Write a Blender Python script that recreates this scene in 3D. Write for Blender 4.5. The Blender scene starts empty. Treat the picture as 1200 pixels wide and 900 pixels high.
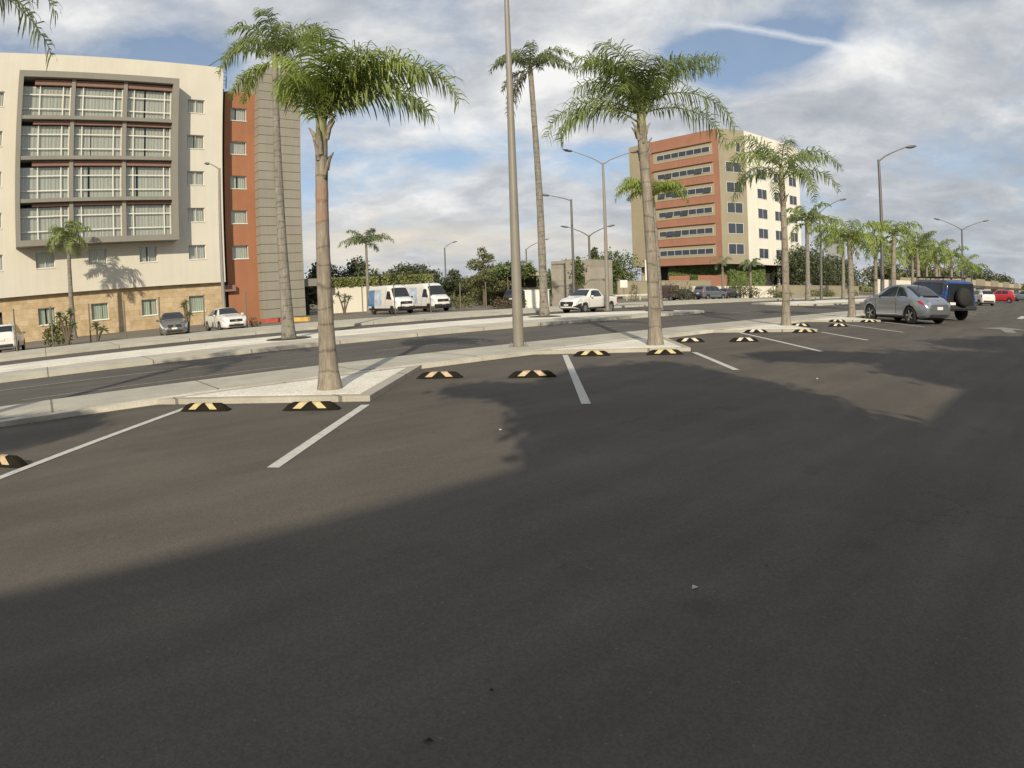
import bpy, bmesh, math, random
import numpy as np
from mathutils import Vector, Matrix
R = math.radians
rnd = random.Random(7)
sc = bpy.context.scene
COL = sc.collection

# ------------------------------------------------------------------ helpers
class MB:
    """collects geometry; build() links it as ONE mesh object"""
    def __init__(s): s.v = []; s.f = []; s.m = []; s.sm = []
    def add(s, vs, fs, mi=0, smooth=False):
        o = len(s.v); s.v += [tuple(v) for v in vs]
        for f in fs: s.f.append(tuple(i + o for i in f)); s.m.append(mi); s.sm.append(smooth)
        return s
    def box(s, x0, x1, y0, y1, z0, z1, mi=0, M=None):
        vs = [Vector((x, y, z)) for z in (z0, z1) for y in (y0, y1) for x in (x0, x1)]
        if M is not None: vs = [M @ v for v in vs]
        return s.add(vs, [(0, 2, 3, 1), (4, 5, 7, 6), (0, 1, 5, 4), (2, 6, 7, 3), (0, 4, 6, 2), (1, 3, 7, 5)], mi)
    def quad(s, a, b, c, d, mi=0): return s.add([a, b, c, d], [(0, 1, 2, 3)], mi)
    def prism(s, poly, z0, z1, mi=0, top=True, bot=True):
        n = len(poly)
        vs = [(p[0], p[1], z0) for p in poly] + [(p[0], p[1], z1) for p in poly]
        fs = [(i, (i + 1) % n, n + (i + 1) % n, n + i) for i in range(n)]
        if top: fs.append(tuple(range(n, 2 * n)))
        if bot: fs.append(tuple(reversed(range(n))))
        return s.add(vs, fs, mi)
    def tube(s, pts, rad, n=8, mi=0, smooth=True, cap=True):
        pts = [Vector(p) for p in pts]; k = len(pts)
        if not isinstance(rad, (list, tuple)): rad = [rad] * k
        vs = []; up = Vector((0.31, 0.17, 0.93))
        for i, p in enumerate(pts):
            t = (pts[min(i + 1, k - 1)] - pts[max(i - 1, 0)]).normalized()
            a = t.cross(up if abs(t.dot(up)) < .9 else Vector((1, 0, 0))).normalized(); b = t.cross(a)
            if i and a.dot(pa) < 0: pass
            pa = a
            for j in range(n):
                an = 2 * math.pi * j / n
                vs.append(p + (a * math.cos(an) + b * math.sin(an)) * rad[i])
        fs = [(i * n + j, i * n + (j + 1) % n, (i + 1) * n + (j + 1) % n, (i + 1) * n + j) for i in range(k - 1) for j in range(n)]
        s.add(vs, fs, mi, smooth)
        if cap:
            s.add(vs[:n], [tuple(range(n))], mi); s.add(vs[-n:], [tuple(range(n))], mi)
        return s
    def lathe(s, prof, n=20, M=None, mi=0, smooth=True):
        """prof: (r, h) pairs about local z"""
        k = len(prof); vs = []
        for r, h in prof:
            for j in range(n):
                an = 2 * math.pi * j / n; v = Vector((r * math.cos(an), r * math.sin(an), h)); vs.append(M @ v if M is not None else v)
        fs = [(i * n + j, i * n + (j + 1) % n, (i + 1) * n + (j + 1) % n, (i + 1) * n + j) for i in range(k - 1) for j in range(n)]
        return s.add(vs, fs, mi, smooth)
    def build(s, name, mats, parent=None, loc=None):
        me = bpy.data.meshes.new(name); me.from_pydata(s.v, [], s.f)
        if not isinstance(mats, (list, tuple)): mats = [mats]
        for m in mats: me.materials.append(m)
        me.polygons.foreach_set('material_index', s.m); me.polygons.foreach_set('use_smooth', s.sm)
        me.validate(); me.update()
        o = bpy.data.objects.new(name, me); COL.objects.link(o)
        if parent: o.parent = parent
        if loc is not None: o.location = loc
        return o

def fixn(o):
    bm = bmesh.new(); bm.from_mesh(o.data); bmesh.ops.remove_doubles(bm, verts=bm.verts, dist=1e-5)
    bmesh.ops.recalc_face_normals(bm, faces=bm.faces); bm.to_mesh(o.data); bm.free(); return o

def tag(o, label=None, cat=None, group=None, kind=None):
    if label: o['label'] = label
    if cat: o['category'] = cat
    if group: o['group'] = group
    if kind: o['kind'] = kind
    return o
def empty(name, loc, rz=0, label=None, cat=None, group=None):
    o = bpy.data.objects.new(name, None); COL.objects.link(o); o.location = loc; o.rotation_euler = (0, 0, rz); o.empty_display_size = .3
    return tag(o, label, cat, group)
def structure(mb, name, mat, rz=0, loc=None):
    o = mb.build(name, mat, None, loc); o.rotation_euler = (0, 0, rz); return tag(o, kind='structure')
def copy_thing(root, loc, rz, label, group=None):
    r = root.copy(); COL.objects.link(r); r.location = loc; r.rotation_euler = (0, 0, rz); r['label'] = label
    if group: r['group'] = group
    for ch in list(root.children):
        c = ch.copy(); COL.objects.link(c); c.parent = r
        for g_ in ch.children:
            d = g_.copy(); COL.objects.link(d); d.parent = c
    return r

# street frame: s runs along the street away to the right, n away from the lot
SA = .85
ES = Vector((math.sin(SA), math.cos(SA), 0)); EN = Vector((-math.cos(SA), math.sin(SA), 0))
RZ = math.pi / 2 - SA
def st(s, n, z=0): return ES * s + EN * n + Vector((0, 0, z))

# ------------------------------------------------------------------ materials
def newmat(name):
    m = bpy.data.materials.new(name); m.use_nodes = True; nt = m.node_tree; nt.nodes.clear()
    out = nt.nodes.new('ShaderNodeOutputMaterial'); b = nt.nodes.new('ShaderNodeBsdfPrincipled'); nt.links.new(b.outputs[0], out.inputs[0])
    return m, nt, b, out
def N(nt, t, **kw):
    n = nt.nodes.new(t)
    for k, v in kw.items():
        if hasattr(n, k) and k not in n.inputs: setattr(n, k, v)
        else: n.inputs[k].default_value = v
    return n
def coord(nt, kind='Object', scale=None):
    tc = nt.nodes.new('ShaderNodeTexCoord'); o = tc.outputs[kind]
    if scale:
        mp = nt.nodes.new('ShaderNodeMapping'); mp.inputs['Scale'].default_value = scale; nt.links.new(o, mp.inputs[0]); o = mp.outputs[0]
    return o
def ramp(nt, fac, stops):
    r = nt.nodes.new('ShaderNodeValToRGB'); e = r.color_ramp.elements
    while len(e) < len(stops): e.new(.5)
    for i, (p, c) in enumerate(stops): e[i].position = p; e[i].color = (*c, 1) if len(c) == 3 else c
    nt.links.new(fac, r.inputs[0]); return r.outputs[0]
def mixc(nt, fac, a, b, mode='MIX'):
    m = nt.nodes.new('ShaderNodeMix'); m.data_type = 'RGBA'; m.blend_type = mode
    for sock, v in ((m.inputs[0], fac), (m.inputs[6], a), (m.inputs[7], b)):
        if hasattr(v, 'is_output'): nt.links.new(v, sock)
        elif isinstance(v, (int, float)): sock.default_value = v
        else: sock.default_value = (*v, 1)
    return m.outputs[2]
def math_(nt, op, a, b=None, c=None):
    m = nt.nodes.new('ShaderNodeMath'); m.operation = op
    for i, v in enumerate((a, b, c)):
        if v is None: continue
        if hasattr(v, 'is_output'): nt.links.new(v, m.inputs[i])
        else: m.inputs[i].default_value = v
    return m.outputs[0]
def noise(nt, vec, scale, detail=4, rough=.55):
    n = N(nt, 'ShaderNodeTexNoise', Scale=scale, Detail=detail, Roughness=rough); nt.links.new(vec, n.inputs['Vector']); return n.outputs['Fac']
def sc3(c, k): return tuple(x * k for x in c)

def plain(name, col, rough=.6, metal=0, var=.12, vs=3.0, bump=0, bs=40, kind='Object', coat=0, spec=None):
    m, nt, b, out = newmat(name); v = coord(nt, kind)
    nz = noise(nt, v, vs, 5)
    c = ramp(nt, nz, [(.25, sc3(col, 1 - var)), (.75, sc3(col, 1 + var))])
    nt.links.new(c, b.inputs['Base Color']); b.inputs['Roughness'].default_value = rough; b.inputs['Metallic'].default_value = metal
    if coat: b.inputs['Coat Weight'].default_value = coat; b.inputs['Coat Roughness'].default_value = .05
    if spec is not None: b.inputs['Specular IOR Level'].default_value = spec
    if bump:
        bp = N(nt, 'ShaderNodeBump', Strength=bump, Distance=.01); nt.links.new(noise(nt, v, bs, 4), bp.inputs['Height']); nt.links.new(bp.outputs[0], b.inputs['Normal'])
    return m

def asphalt(name, base, stain=.25, speck=.25):
    m, nt, b, out = newmat(name); v = coord(nt)
    big = ramp(nt, noise(nt, v, .22, 5, .6), [(.3, sc3(base, 1 - stain * .5)), (.7, sc3(base, 1 + stain * .45))])
    dust = ramp(nt, noise(nt, v, .9, 7, .7), [(.48, (.0, .0, .0)), (.78, (1, 1, 1))])
    c = mixc(nt, math_(nt, 'MULTIPLY', dust, stain), big, (base[0] * 1.55, base[1] * 1.5, base[2] * 1.38))
    dk = ramp(nt, noise(nt, v, 1.7, 3, .5), [(.66, (0, 0, 0)), (.74, (1, 1, 1))])
    c = mixc(nt, math_(nt, 'MULTIPLY', dk, .28), c, sc3(base, .55))
    mp = coord(nt, 'Object', (.25, 1.4, 1)); stk = ramp(nt, noise(nt, mp, 1.1, 6, .6), [(.4, (.9,) * 3), (.62, (1.1,) * 3)]); c = mixc(nt, 1.0, c, stk, 'MULTIPLY')
    ve = N(nt, 'ShaderNodeTexVoronoi', Scale=.33); ve.feature = 'DISTANCE_TO_EDGE'; wv = nt.nodes.new('ShaderNodeVectorMath'); wv.operation = 'MULTIPLY_ADD'; nn_ = N(nt, 'ShaderNodeTexNoise', Scale=1.3, Detail=6, Roughness=.7); nt.links.new(v, nn_.inputs['Vector']); nt.links.new(nn_.outputs['Color'], wv.inputs[0]); wv.inputs[1].default_value = (1.6, 1.6, 0); nt.links.new(v, wv.inputs[2]); nt.links.new(wv.outputs[0], ve.inputs['Vector'])
    ck = math_(nt, 'MULTIPLY', math_(nt, 'LESS_THAN', ve.outputs['Distance'], .0022), ramp(nt, noise(nt, v, .35, 2), [(.52, (0, 0, 0)), (.6, (1, 1, 1))])); c = mixc(nt, math_(nt, 'MULTIPLY', ck, .55), c, sc3(base, .35))
    od = N(nt, 'ShaderNodeTexVoronoi', Scale=.8); nt.links.new(v, od.inputs['Vector']); ok_ = ramp(nt, math_(nt, 'ADD', od.outputs['Distance'], math_(nt, 'MULTIPLY', noise(nt, v, 9, 4), .1)), [(.08, (1, 1, 1)), (.17, (0, 0, 0))]); c = mixc(nt, math_(nt, 'MULTIPLY', ok_, .35), c, sc3(base, .5))
    vo = N(nt, 'ShaderNodeTexVoronoi', Scale=90.0); nt.links.new(v, vo.inputs['Vector'])
    sp = ramp(nt, vo.outputs['Color'], [(.2, (1 - speck,) * 3), (.8, (1 + speck,) * 3)])
    c = mixc(nt, 1.0, c, sp, 'MULTIPLY')
    pb = N(nt, 'ShaderNodeTexVoronoi', Scale=26.0); nt.links.new(v, pb.inputs['Vector']); sel = nt.nodes.new('ShaderNodeSeparateColor'); nt.links.new(pb.outputs['Color'], sel.inputs[0])
    dot_ = math_(nt, 'MULTIPLY', math_(nt, 'LESS_THAN', pb.outputs['Distance'], .17), math_(nt, 'GREATER_THAN', sel.outputs[0], .8)); c = mixc(nt, math_(nt, 'MULTIPLY', dot_, .4), c, mixc(nt, math_(nt, 'GREATER_THAN', sel.outputs[1], .5), sc3(base, .45), sc3(base, 2.0)))
    nt.links.new(c, b.inputs['Base Color']); b.inputs['Roughness'].default_value = .88; b.inputs['Specular IOR Level'].default_value = .25
    bp = N(nt, 'ShaderNodeBump', Strength=.35, Distance=.006); nt.links.new(noise(nt, v, 70, 3, .7), bp.inputs['Height']); nt.links.new(bp.outputs[0], b.inputs['Normal'])
    return m

def concrete(name, base, joint=None, var=.13, gran=0):
    m, nt, b, out = newmat(name); v = coord(nt)
    c = ramp(nt, noise(nt, v, .8, 7, .65), [(.28, sc3(base, 1 - var)), (.72, sc3(base, 1 + var))])
    c = mixc(nt, 1.0, c, ramp(nt, noise(nt, v, 35, 3, .7), [(.3, (.88,) * 3), (.7, (1.1,) * 3)]), 'MULTIPLY')
    if gran:
        vo = N(nt, 'ShaderNodeTexVoronoi', Scale=gran); nt.links.new(v, vo.inputs['Vector'])
        c = mixc(nt, 1.0, c, ramp(nt, vo.outputs['Color'], [(.1, (.78,) * 3), (.9, (1.12,) * 3)]), 'MULTIPLY')
    if joint:
        sx = N(nt, 'ShaderNodeSeparateXYZ'); nt.links.new(v, sx.inputs[0])
        d = math_(nt, 'PINGPONG', sx.outputs[0], joint / 2)
        k = math_(nt, 'LESS_THAN', d, .022)
        c = mixc(nt, math_(nt, 'MULTIPLY', k, .75), c, sc3(base, .25))
    nt.links.new(c, b.inputs['Base Color']); b.inputs['Roughness'].default_value = .9; b.inputs['Specular IOR Level'].default_value = .2
    bp = N(nt, 'ShaderNodeBump', Strength=.3, Distance=.01); nt.links.new(noise(nt, v, gran or 25, 4, .7), bp.inputs['Height']); nt.links.new(bp.outputs[0], b.inputs['Normal'])
    return m

def paint_white(name, th=(.3, .42)):
    m, nt, b, out = newmat(name); v = coord(nt, 'Object')
    n = noise(nt, v, 9, 8, .75)
    c = ramp(nt, n, [(th[0], (.17, .16, .14)), (th[1], (.52, .5, .46) if th[0] < .35 else (.3, .285, .255)), (.75, (.66, .64, .6) if th[0] < .35 else (.4, .38, .34))])
    nt.links.new(c, b.inputs['Base Color']); b.inputs['Roughness'].default_value = .8
    return m

def leafmat(name, cols, scale=1.5, trans=.35):
    m, nt, b, out = newmat(name); v = coord(nt)
    nz = noise(nt, v, scale, 3, .6)
    c = ramp(nt, nz, [(.3, cols[0]), (.52, cols[1]), (.72, cols[2])])
    nt.links.new(c, b.inputs['Base Color']); b.inputs['Roughness'].default_value = .5; b.inputs['Specular IOR Level'].default_value = .35
    tr = nt.nodes.new('ShaderNodeBsdfTranslucent'); nt.links.new(c, tr.inputs[0])
    ms = nt.nodes.new('ShaderNodeMixShader'); ms.inputs[0].default_value = trans
    nt.links.new(b.outputs[0], ms.inputs[1]); nt.links.new(tr.outputs[0], ms.inputs[2]); nt.links.new(ms.outputs[0], out.inputs[0])
    return m

def trunkmat(name, c0, c1, husk=None, ring=.34):
    m, nt, b, out = newmat(name); v = coord(nt)
    n1 = noise(nt, coord(nt, 'Object', (3, 3, .9)), 1.6, 7, .7)
    c = ramp(nt, n1, [(.3, c0), (.7, c1)])
    n2 = noise(nt, coord(nt, 'Object', (1, 1, .12)), 28, 4, .7)
    c = mixc(nt, 1.0, c, ramp(nt, n2, [(.35, (.72,) * 3), (.65, (1.15,) * 3)]), 'MULTIPLY')
    sx = N(nt, 'ShaderNodeSeparateXYZ'); nt.links.new(v, sx.inputs[0])
    zz = math_(nt, 'ADD', sx.outputs[2], math_(nt, 'MULTIPLY', noise(nt, coord(nt, 'Object', (.6, .6, 1.1)), 1.4, 3), .8))
    d = math_(nt, 'PINGPONG', zz, ring / 2)
    k = ramp(nt, math_(nt, 'ADD', d, math_(nt, 'MULTIPLY', noise(nt, coord(nt, 'Object', (4, 4, 1)), 2.5, 5, .7), .06)), [(.025, (.5,) * 3), (.06, (1,) * 3)])
    c = mixc(nt, 1.0, c, k, 'MULTIPLY')
    if husk:
        k2 = ramp(nt, math_(nt, 'ABSOLUTE', math_(nt, 'SUBTRACT', zz, husk[0])), [(husk[1] * .7, (.85,) * 3), (husk[1], (0, 0, 0))])
        k2 = math_(nt, 'MULTIPLY', k2, ramp(nt, noise(nt, coord(nt, 'Object', (5, 5, 1.6)), 1.6, 5, .7), [(.4, (.1,) * 3), (.55, (1,) * 3)])); c = mixc(nt, k2, c, husk[2])
    nt.links.new(c, b.inputs['Base Color']); b.inputs['Roughness'].default_value = .9; b.inputs['Specular IOR Level'].default_value = .15
    bp = N(nt, 'ShaderNodeBump', Strength=.6, Distance=.02); nt.links.new(n2, bp.inputs['Height']); nt.links.new(bp.outputs[0], b.inputs['Normal'])
    return m

def carpaint(name, col, metal=0.0, rough=.3):
    m = plain(name, col, rough * .8, metal, .04, 1.5, coat=1.0); return m
def glassmat(name, tint=(.02, .025, .03), rough=.04):
    m, nt, b, out = newmat(name); b.inputs['Base Color'].default_value = (*tint, 1); b.inputs['Roughness'].default_value = rough; b.inputs['Specular IOR Level'].default_value = .6
    v = coord(nt); bp = N(nt, 'ShaderNodeBump', Strength=.03, Distance=.02); nt.links.new(noise(nt, v, 1.2, 2), bp.inputs['Height']); nt.links.new(bp.outputs[0], b.inputs['Normal'])
    return m
def paneglass(name, tr=.65, tint=(.94, .97, .94)):
    m, nt, b, out = newmat(name); nt.nodes.remove(b)
    t = nt.nodes.new('ShaderNodeBsdfTransparent'); t.inputs[0].default_value = (*tint, 1)
    gl = N(nt, 'ShaderNodeBsdfGlossy', Roughness=.03); gl.inputs[0].default_value = (.9, .92, .95, 1)
    fr = N(nt, 'ShaderNodeFresnel', IOR=1.55); f = math_(nt, 'ADD', math_(nt, 'MULTIPLY', fr.outputs[0], .6), .015)
    v = coord(nt); bp = N(nt, 'ShaderNodeBump', Strength=.05, Distance=.05); nt.links.new(noise(nt, v, .8, 2), bp.inputs['Height']); nt.links.new(bp.outputs[0], gl.inputs['Normal'])
    ms = nt.nodes.new('ShaderNodeMixShader'); nt.links.new(f, ms.inputs[0]); nt.links.new(t.outputs[0], ms.inputs[1]); nt.links.new(gl.outputs[0], ms.inputs[2]); nt.links.new(ms.outputs[0], out.inputs[0])
    return m
def stucco(name, col, streak=.08):
    m, nt, b, out = newmat(name); v = coord(nt)
    c = ramp(nt, noise(nt, v, .35, 6, .6), [(.3, sc3(col, 1 - streak)), (.7, sc3(col, 1 + streak * .6))])
    n2 = noise(nt, coord(nt, 'Object', (1.6, 1.6, .1)), 1.5, 5, .6)
    c = mixc(nt, 1.0, c, ramp(nt, n2, [(.3, (1 - streak,) * 3), (.6, (1,) * 3)]), 'MULTIPLY')
    nt.links.new(c, b.inputs['Base Color']); b.inputs['Roughness'].default_value = .9; b.inputs['Specular IOR Level'].default_value = .2
    bp = N(nt, 'ShaderNodeBump', Strength=.15, Distance=.02); nt.links.new(noise(nt, v, 18, 4), bp.inputs['Height']); nt.links.new(bp.outputs[0], b.inputs['Normal'])
    return m
def blocks(name, c1, c2, mortar, w, h, msize=.01, swap=True, var=.2):
    m, nt, b, out = newmat(name); v = coord(nt)
    sx = N(nt, 'ShaderNodeSeparateXYZ'); nt.links.new(v, sx.inputs[0]); cb = N(nt, 'ShaderNodeCombineXYZ')
    nt.links.new(sx.outputs[0], cb.inputs[0]); nt.links.new(sx.outputs[2], cb.inputs[1])
    br = N(nt, 'ShaderNodeTexBrick', Scale=1.0); br.inputs['Brick Width'].default_value = w; br.inputs['Row Height'].default_value = h; br.inputs['Mortar Size'].default_value = msize
    br.inputs['Color1'].default_value = (*c1, 1); br.inputs['Color2'].default_value = (*c2, 1); br.inputs['Mortar'].default_value = (*mortar, 1); nt.links.new(cb.outputs[0], br.inputs['Vector'])
    c = mixc(nt, 1.0, br.outputs[0], ramp(nt, noise(nt, v, 1.3, 6, .7), [(.25, (1 - var, 1 - var * 1.15, 1 - var * 1.4)), (.7, (1.08,) * 3)]), 'MULTIPLY')
    nt.links.new(c, b.inputs['Base Color']); b.inputs['Roughness'].default_value = .9; b.inputs['Specular IOR Level'].default_value = .2
    return m

M = {}
M['asphalt'] = asphalt('lot_asphalt', (.109, .097, .082), .27, .12)
M['road'] = asphalt('road_asphalt', (.108, .1, .088), .26, .1)
M['forecourt'] = asphalt('forecourt_asphalt', (.19, .168, .135), .35)
M['earth'] = plain('dry_earth', (.2, .165, .11), .95, var=.35, vs=.08, spec=.1)
M['walk'] = concrete('pavement_concrete', (.45, .425, .36), var=.2, joint=2.9)
M['walk_far'] = concrete('far_pavement_concrete', (.48, .45, .375), var=.2, joint=3.4)
M['gutter'] = concrete('median_concrete', (.49, .46, .385), var=.2, joint=3.1)
M['kerb'] = concrete('kerb_concrete', (.42, .39, .33), joint=2.0, var=.2)
M['kerb_paint'] = concrete('worn_white_kerb', (.6, .565, .48), var=.38)
M['gravel'] = concrete('white_gravel', (.78, .74, .645), gran=38, var=.18)
M['line'] = paint_white('road_paint')
M['wornline'] = paint_white('worn_road_paint', (.4, .56))
def dirtmat():
    m, nt, b, out = newmat('gutter_dust'); v = coord(nt); b.inputs['Base Color'].default_value = (.2, .175, .135, 1); b.inputs['Roughness'].default_value = .95; b.inputs['Specular IOR Level'].default_value = .1
    t = nt.nodes.new('ShaderNodeBsdfTransparent'); ms = nt.nodes.new('ShaderNodeMixShader'); sx = N(nt, 'ShaderNodeSeparateXYZ'); nt.links.new(v, sx.inputs[0])
    edge = math_(nt, 'MULTIPLY', math_(nt, 'SUBTRACT', sx.outputs[1], 10.3), 1.1)
    f = ramp(nt, math_(nt, 'ADD', noise(nt, coord(nt, 'Object', (.6, 1.6, 1)), 1.6, 7, .7), edge), [(.6, (0, 0, 0)), (1.0, (.75,) * 3)])
    nt.links.new(f, ms.inputs[0]); nt.links.new(t.outputs[0], ms.inputs[1]); nt.links.new(b.outputs[0], ms.inputs[2]); nt.links.new(ms.outputs[0], out.inputs[0]); return m
M['dirt'] = dirtmat()
M['soil'] = plain('dark_soil', (.05, .043, .03), .95, var=.4, vs=9, bump=.8, bs=30)
M['rubber'] = plain('black_rubber', (.017, .0145, .011), .85, var=.35, vs=6, bump=.3, spec=.12)
M['stripeY'] = plain('yellow_reflective', (.52, .43, .21), .6, var=.2, vs=14)
M['stripeW'] = plain('worn_reflective', (.58, .52, .4), .5, var=.22, vs=14)
M['stripeO'] = plain('faded_orange_reflective', (.5, .37, .23), .6, var=.22, vs=14)
M['leaf'] = leafmat('palm_leaf', ((0.137, 0.177, 0.063), (0.228, 0.291, 0.091), (0.331, 0.388, 0.125)), 1.3, .4)
M['leafY'] = leafmat('palm_leaf_bright', ((0.176, 0.231, 0.055), (0.286, 0.358, 0.083), (0.396, 0.451, 0.121)), 1.2, .4)
M['leafD'] = leafmat('palm_leaf_dull', ((0.132, 0.165, 0.094), (0.198, 0.242, 0.121), (0.275, 0.314, 0.154)), 1.3, .4)
M['dead'] = leafmat('dry_frond', ((.09, .085, .06), (.13, .12, .085), (.17, .15, .1)), 2, .2)
M['trunk'] = trunkmat('palm_trunk', (.2, .17, .13), (.37, .325, .265), husk=(3.35, .36, (.36, .2, .14)))
M['trunk2'] = trunkmat('palm_trunk_grey', (.19, .165, .13), (.36, .32, .26), ring=.4)
M['trunk3'] = trunkmat('tall_palm_trunk', (.17, .155, .13), (.31, .285, .24), ring=.28)
M['shaft'] = plain('green_leaf_base', (.19, .2, .08), .6, var=.35, vs=5)
M['bark'] = plain('tree_bark', (.12, .095, .065), .95, var=.3, vs=6, bump=.6)
M['treeA'] = leafmat('dark_foliage', ((0.056, 0.070, 0.035), (0.088, 0.105, 0.048), (0.131, 0.147, 0.065)), .5, .2)
M['treeB'] = leafmat('green_foliage', ((0.072, 0.102, 0.036), (0.120, 0.158, 0.050), (0.180, 0.216, 0.072)), .5, .25)
M['treeC'] = leafmat('olive_foliage', ((0.103, 0.115, 0.048), (0.155, 0.163, 0.067), (0.213, 0.213, 0.092)), .5, .25)
M['treeR'] = leafmat('brownish_foliage', ((.1, .075, .045), (.135, .105, .06), (.16, .135, .075)), .5, .25)
M['hedge'] = leafmat('hedge_foliage', ((.14, .165, .055), (.22, .24, .085), (.29, .3, .12)), 1.0, .2)
M['galv'] = plain('lamp_grey_paint', (.235, .215, .18), .5, .0, .1, 2)
M['galvD'] = plain('lamp_dark_grey', (.14, .135, .125), .45, .3, .1, 2)
M['galvW'] = plain('lamp_white_paint', (.6, .58, .54), .5, 0, .08, 2)
M['lamp_glass'] = plain('lamp_lens', (.5, .5, .48), .25, 0, .05)
M['cream'] = stucco('cream_stucco', (.66, .62, .525), .05)
M['bayg'] = stucco('taupe_bay', (.27, .255, .22), .06)
M['baydark'] = stucco('bay_lining', (.15, .135, .11), .06)
M['redp'] = stucco('terracotta_panel', (.27, .165, .13), .08)
M['terra'] = stucco('terracotta_wall', (.36, .165, .092), .1)
M['brown'] = stucco('dark_brown_wall', (.10, .07, .048), .08)
M['stone'] = blocks('tan_stone', (.5, .385, .235), (.6, .48, .32), (.4, .315, .2), .9, .45, .012, var=.3)
M['slat'] = stucco('grey_slat', (.3, .28, .23), .08)
M['slatdark'] = plain('slat_gap', (.07, .065, .055), .9)
M['wframe'] = plain('white_window_frame', (.74, .72, .65), .5, var=.04)
M['glass'] = paneglass('window_glass')
def curtain(name, c, s):
    m, nt, b, out = newmat(name); v = coord(nt, 'Object', (s, 0.01, 0.01))
    c_ = ramp(nt, noise(nt, v, 1.0, 3, .6), [(.3, sc3(c, .86)), (.65, c)])
    nt.links.new(c_, b.inputs['Base Color']); b.inputs['Roughness'].default_value = .9; return m
M['curtain'] = curtain('curtain_cloth', (.84, .82, .74), 2.2)
M['sheer'] = curtain('green_sheer', (.8, .86, .74), 2.0)
M['interior'] = plain('dark_interior', (.05, .048, .045), .9)
M['tan'] = stucco('tan_stucco', (.42, .36, .245), .06)
M['tan2'] = stucco('grey_tan_stucco', (.3, .27, .195), .06)
M['white_s'] = stucco('white_stucco', (.72, .695, .61), .05)
M['terra2'] = stucco('office_terracotta', (.4, .2, .135), .09)
M['off_glass'] = glassmat('office_glass', (.045, .052, .065), .06)
M['off_frame'] = plain('office_frame', (.62, .62, .6), .45, var=.05)
M['greenwall'] = leafmat('green_wall_leaf', ((.09, .13, .045), (.15, .195, .065), (.2, .24, .085)), .6, .1)
M['wood'] = plain('weathered_wood', (.16, .135, .1), .9, var=.25, vs=5)
M['post'] = plain('fence_post', (.17, .15, .12), .8, var=.2, vs=4)
M['concblk'] = blocks('grey_block', (.29, .265, .225), (.335, .31, .265), (.24, .22, .19), 2.4, 1.15, .02, var=.14)
M['beige_wall'] = stucco('beige_wall', (.3, .265, .19), .1)
M['kerbred'] = plain('red_kerb_paint', (.42, .09, .06), .7, var=.25, vs=2)
M['kerbyel'] = plain('yellow_kerb_paint', (.6, .4, .1), .7, var=.2, vs=2)
M['tyre'] = plain('tyre_rubber', (.018, .018, .018), .8, var=.2, vs=10)
M['rim'] = plain('alloy_rim', (.45, .45, .45), .35, .7, .08)
M['plastic'] = plain('black_plastic', (.025, .025, .026), .55, var=.15, vs=8)
M['carglass'] = glassmat('car_glass')
M['chrome'] = plain('chrome', (.7, .7, .7), .15, .95, .03)
M['headlight'] = plain('headlight_lens', (.62, .64, .66), .12, .2, .12, 8, coat=.8)
M['taillight'] = plain('taillight_lens', (.42, .015, .02), .2, 0, .2, 8, coat=.8)
M['plate'] = plain('licence_plate', (.66, .66, .62), .5, var=.12, vs=16)
M['p_white'] = carpaint('white_car_paint', (.72, .71, .68))
M['p_grey'] = carpaint('grey_car_paint', (.19, .19, .19), .5, .35)
M['p_silver'] = carpaint('blue_grey_metallic', (.34, .375, .42), .75, .3)
M['p_blue'] = carpaint('blue_car_paint', (.012, .075, .32), .2)
M['p_red'] = carpaint('red_car_paint', (.42, .02, .03))
M['p_bluegrey'] = carpaint('slate_car_paint', (.15, .17, .2), .4)
M['p_dark'] = carpaint('dark_car_paint', (.035, .033, .032), .2)
M['p_brown'] = carpaint('dark_maroon_paint', (.055, .03, .026), .2)
M['wrapblue'] = plain('van_wrap_blue', (.13, .24, .42), .4, var=.5, vs=1.4)
M['wrapdeep'] = plain('van_wrap_deep_blue', (.03, .17, .42), .4, var=.2, vs=2)
M['wrappale'] = plain('van_wrap_pale', (.48, .55, .66), .4, var=.35, vs=2.2)
M['signwhite'] = plain('sign_white', (.66, .65, .6), .6, var=.06)
M['store'] = stucco('store_wall', (.45, .38, .27), .06)
M['awning'] = plain('awning_brown', (.09, .07, .055), .8, var=.2)
M['slabgrey'] = stucco('pale_grey_panel', (.4, .4, .4), .05)
M['litter'] = plain('pale_litter', (.6, .58, .54), .7, var=.2, vs=30)
M['leaflit'] = plain('dead_leaf', (.02, .017, .014), .8, var=.3, vs=30)

# ------------------------------------------------------------------ ground, roads, pavements (structure)
def sheet(name, mat, s0, s1, n0, n1, z):
    mb = MB(); mb.quad((s0, n0, z), (s1, n0, z), (s1, n1, z), (s0, n1, z)); return structure(mb, name, mat, RZ)
def slab(name, mat, s0, s1, n0, n1, z0, z1, bevel=.02):
    mb = MB(); mb.prism([(s0, n0), (s1, n0), (s1, n1), (s0, n1)], z0, z1, bot=False); return structure(mb, name, mat, RZ)
mb = MB(); mb.quad((-3000, -600, -.03), (3000, -600, -.03), (3000, 4000, -.03), (-3000, 4000, -.03)); structure(mb, 'ground', M['earth'])
sheet('parking_lot', M['asphalt'], -60, 210, -30, 10.72, 0)
sheet('road', M['road'], -60, 260, 12.82, 19.2, 0)
sheet('far_road', M['road'], -60, 260, 25.6, 30.7, 0)
mb = MB(); mb.quad((33.3, 19.2, 0), (50.5, 19.2, 0), (50.5, 25.6, 0), (33.3, 25.6, 0)); structure(mb, 'junction', M['road'], RZ)
sheet('gutter_dirt', M['dirt'], -60, 120, 10.3, 10.715, .004)
slab('kerb', M['kerb_paint'], -60, 200, 10.72, 10.98, -.02, .08)
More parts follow.
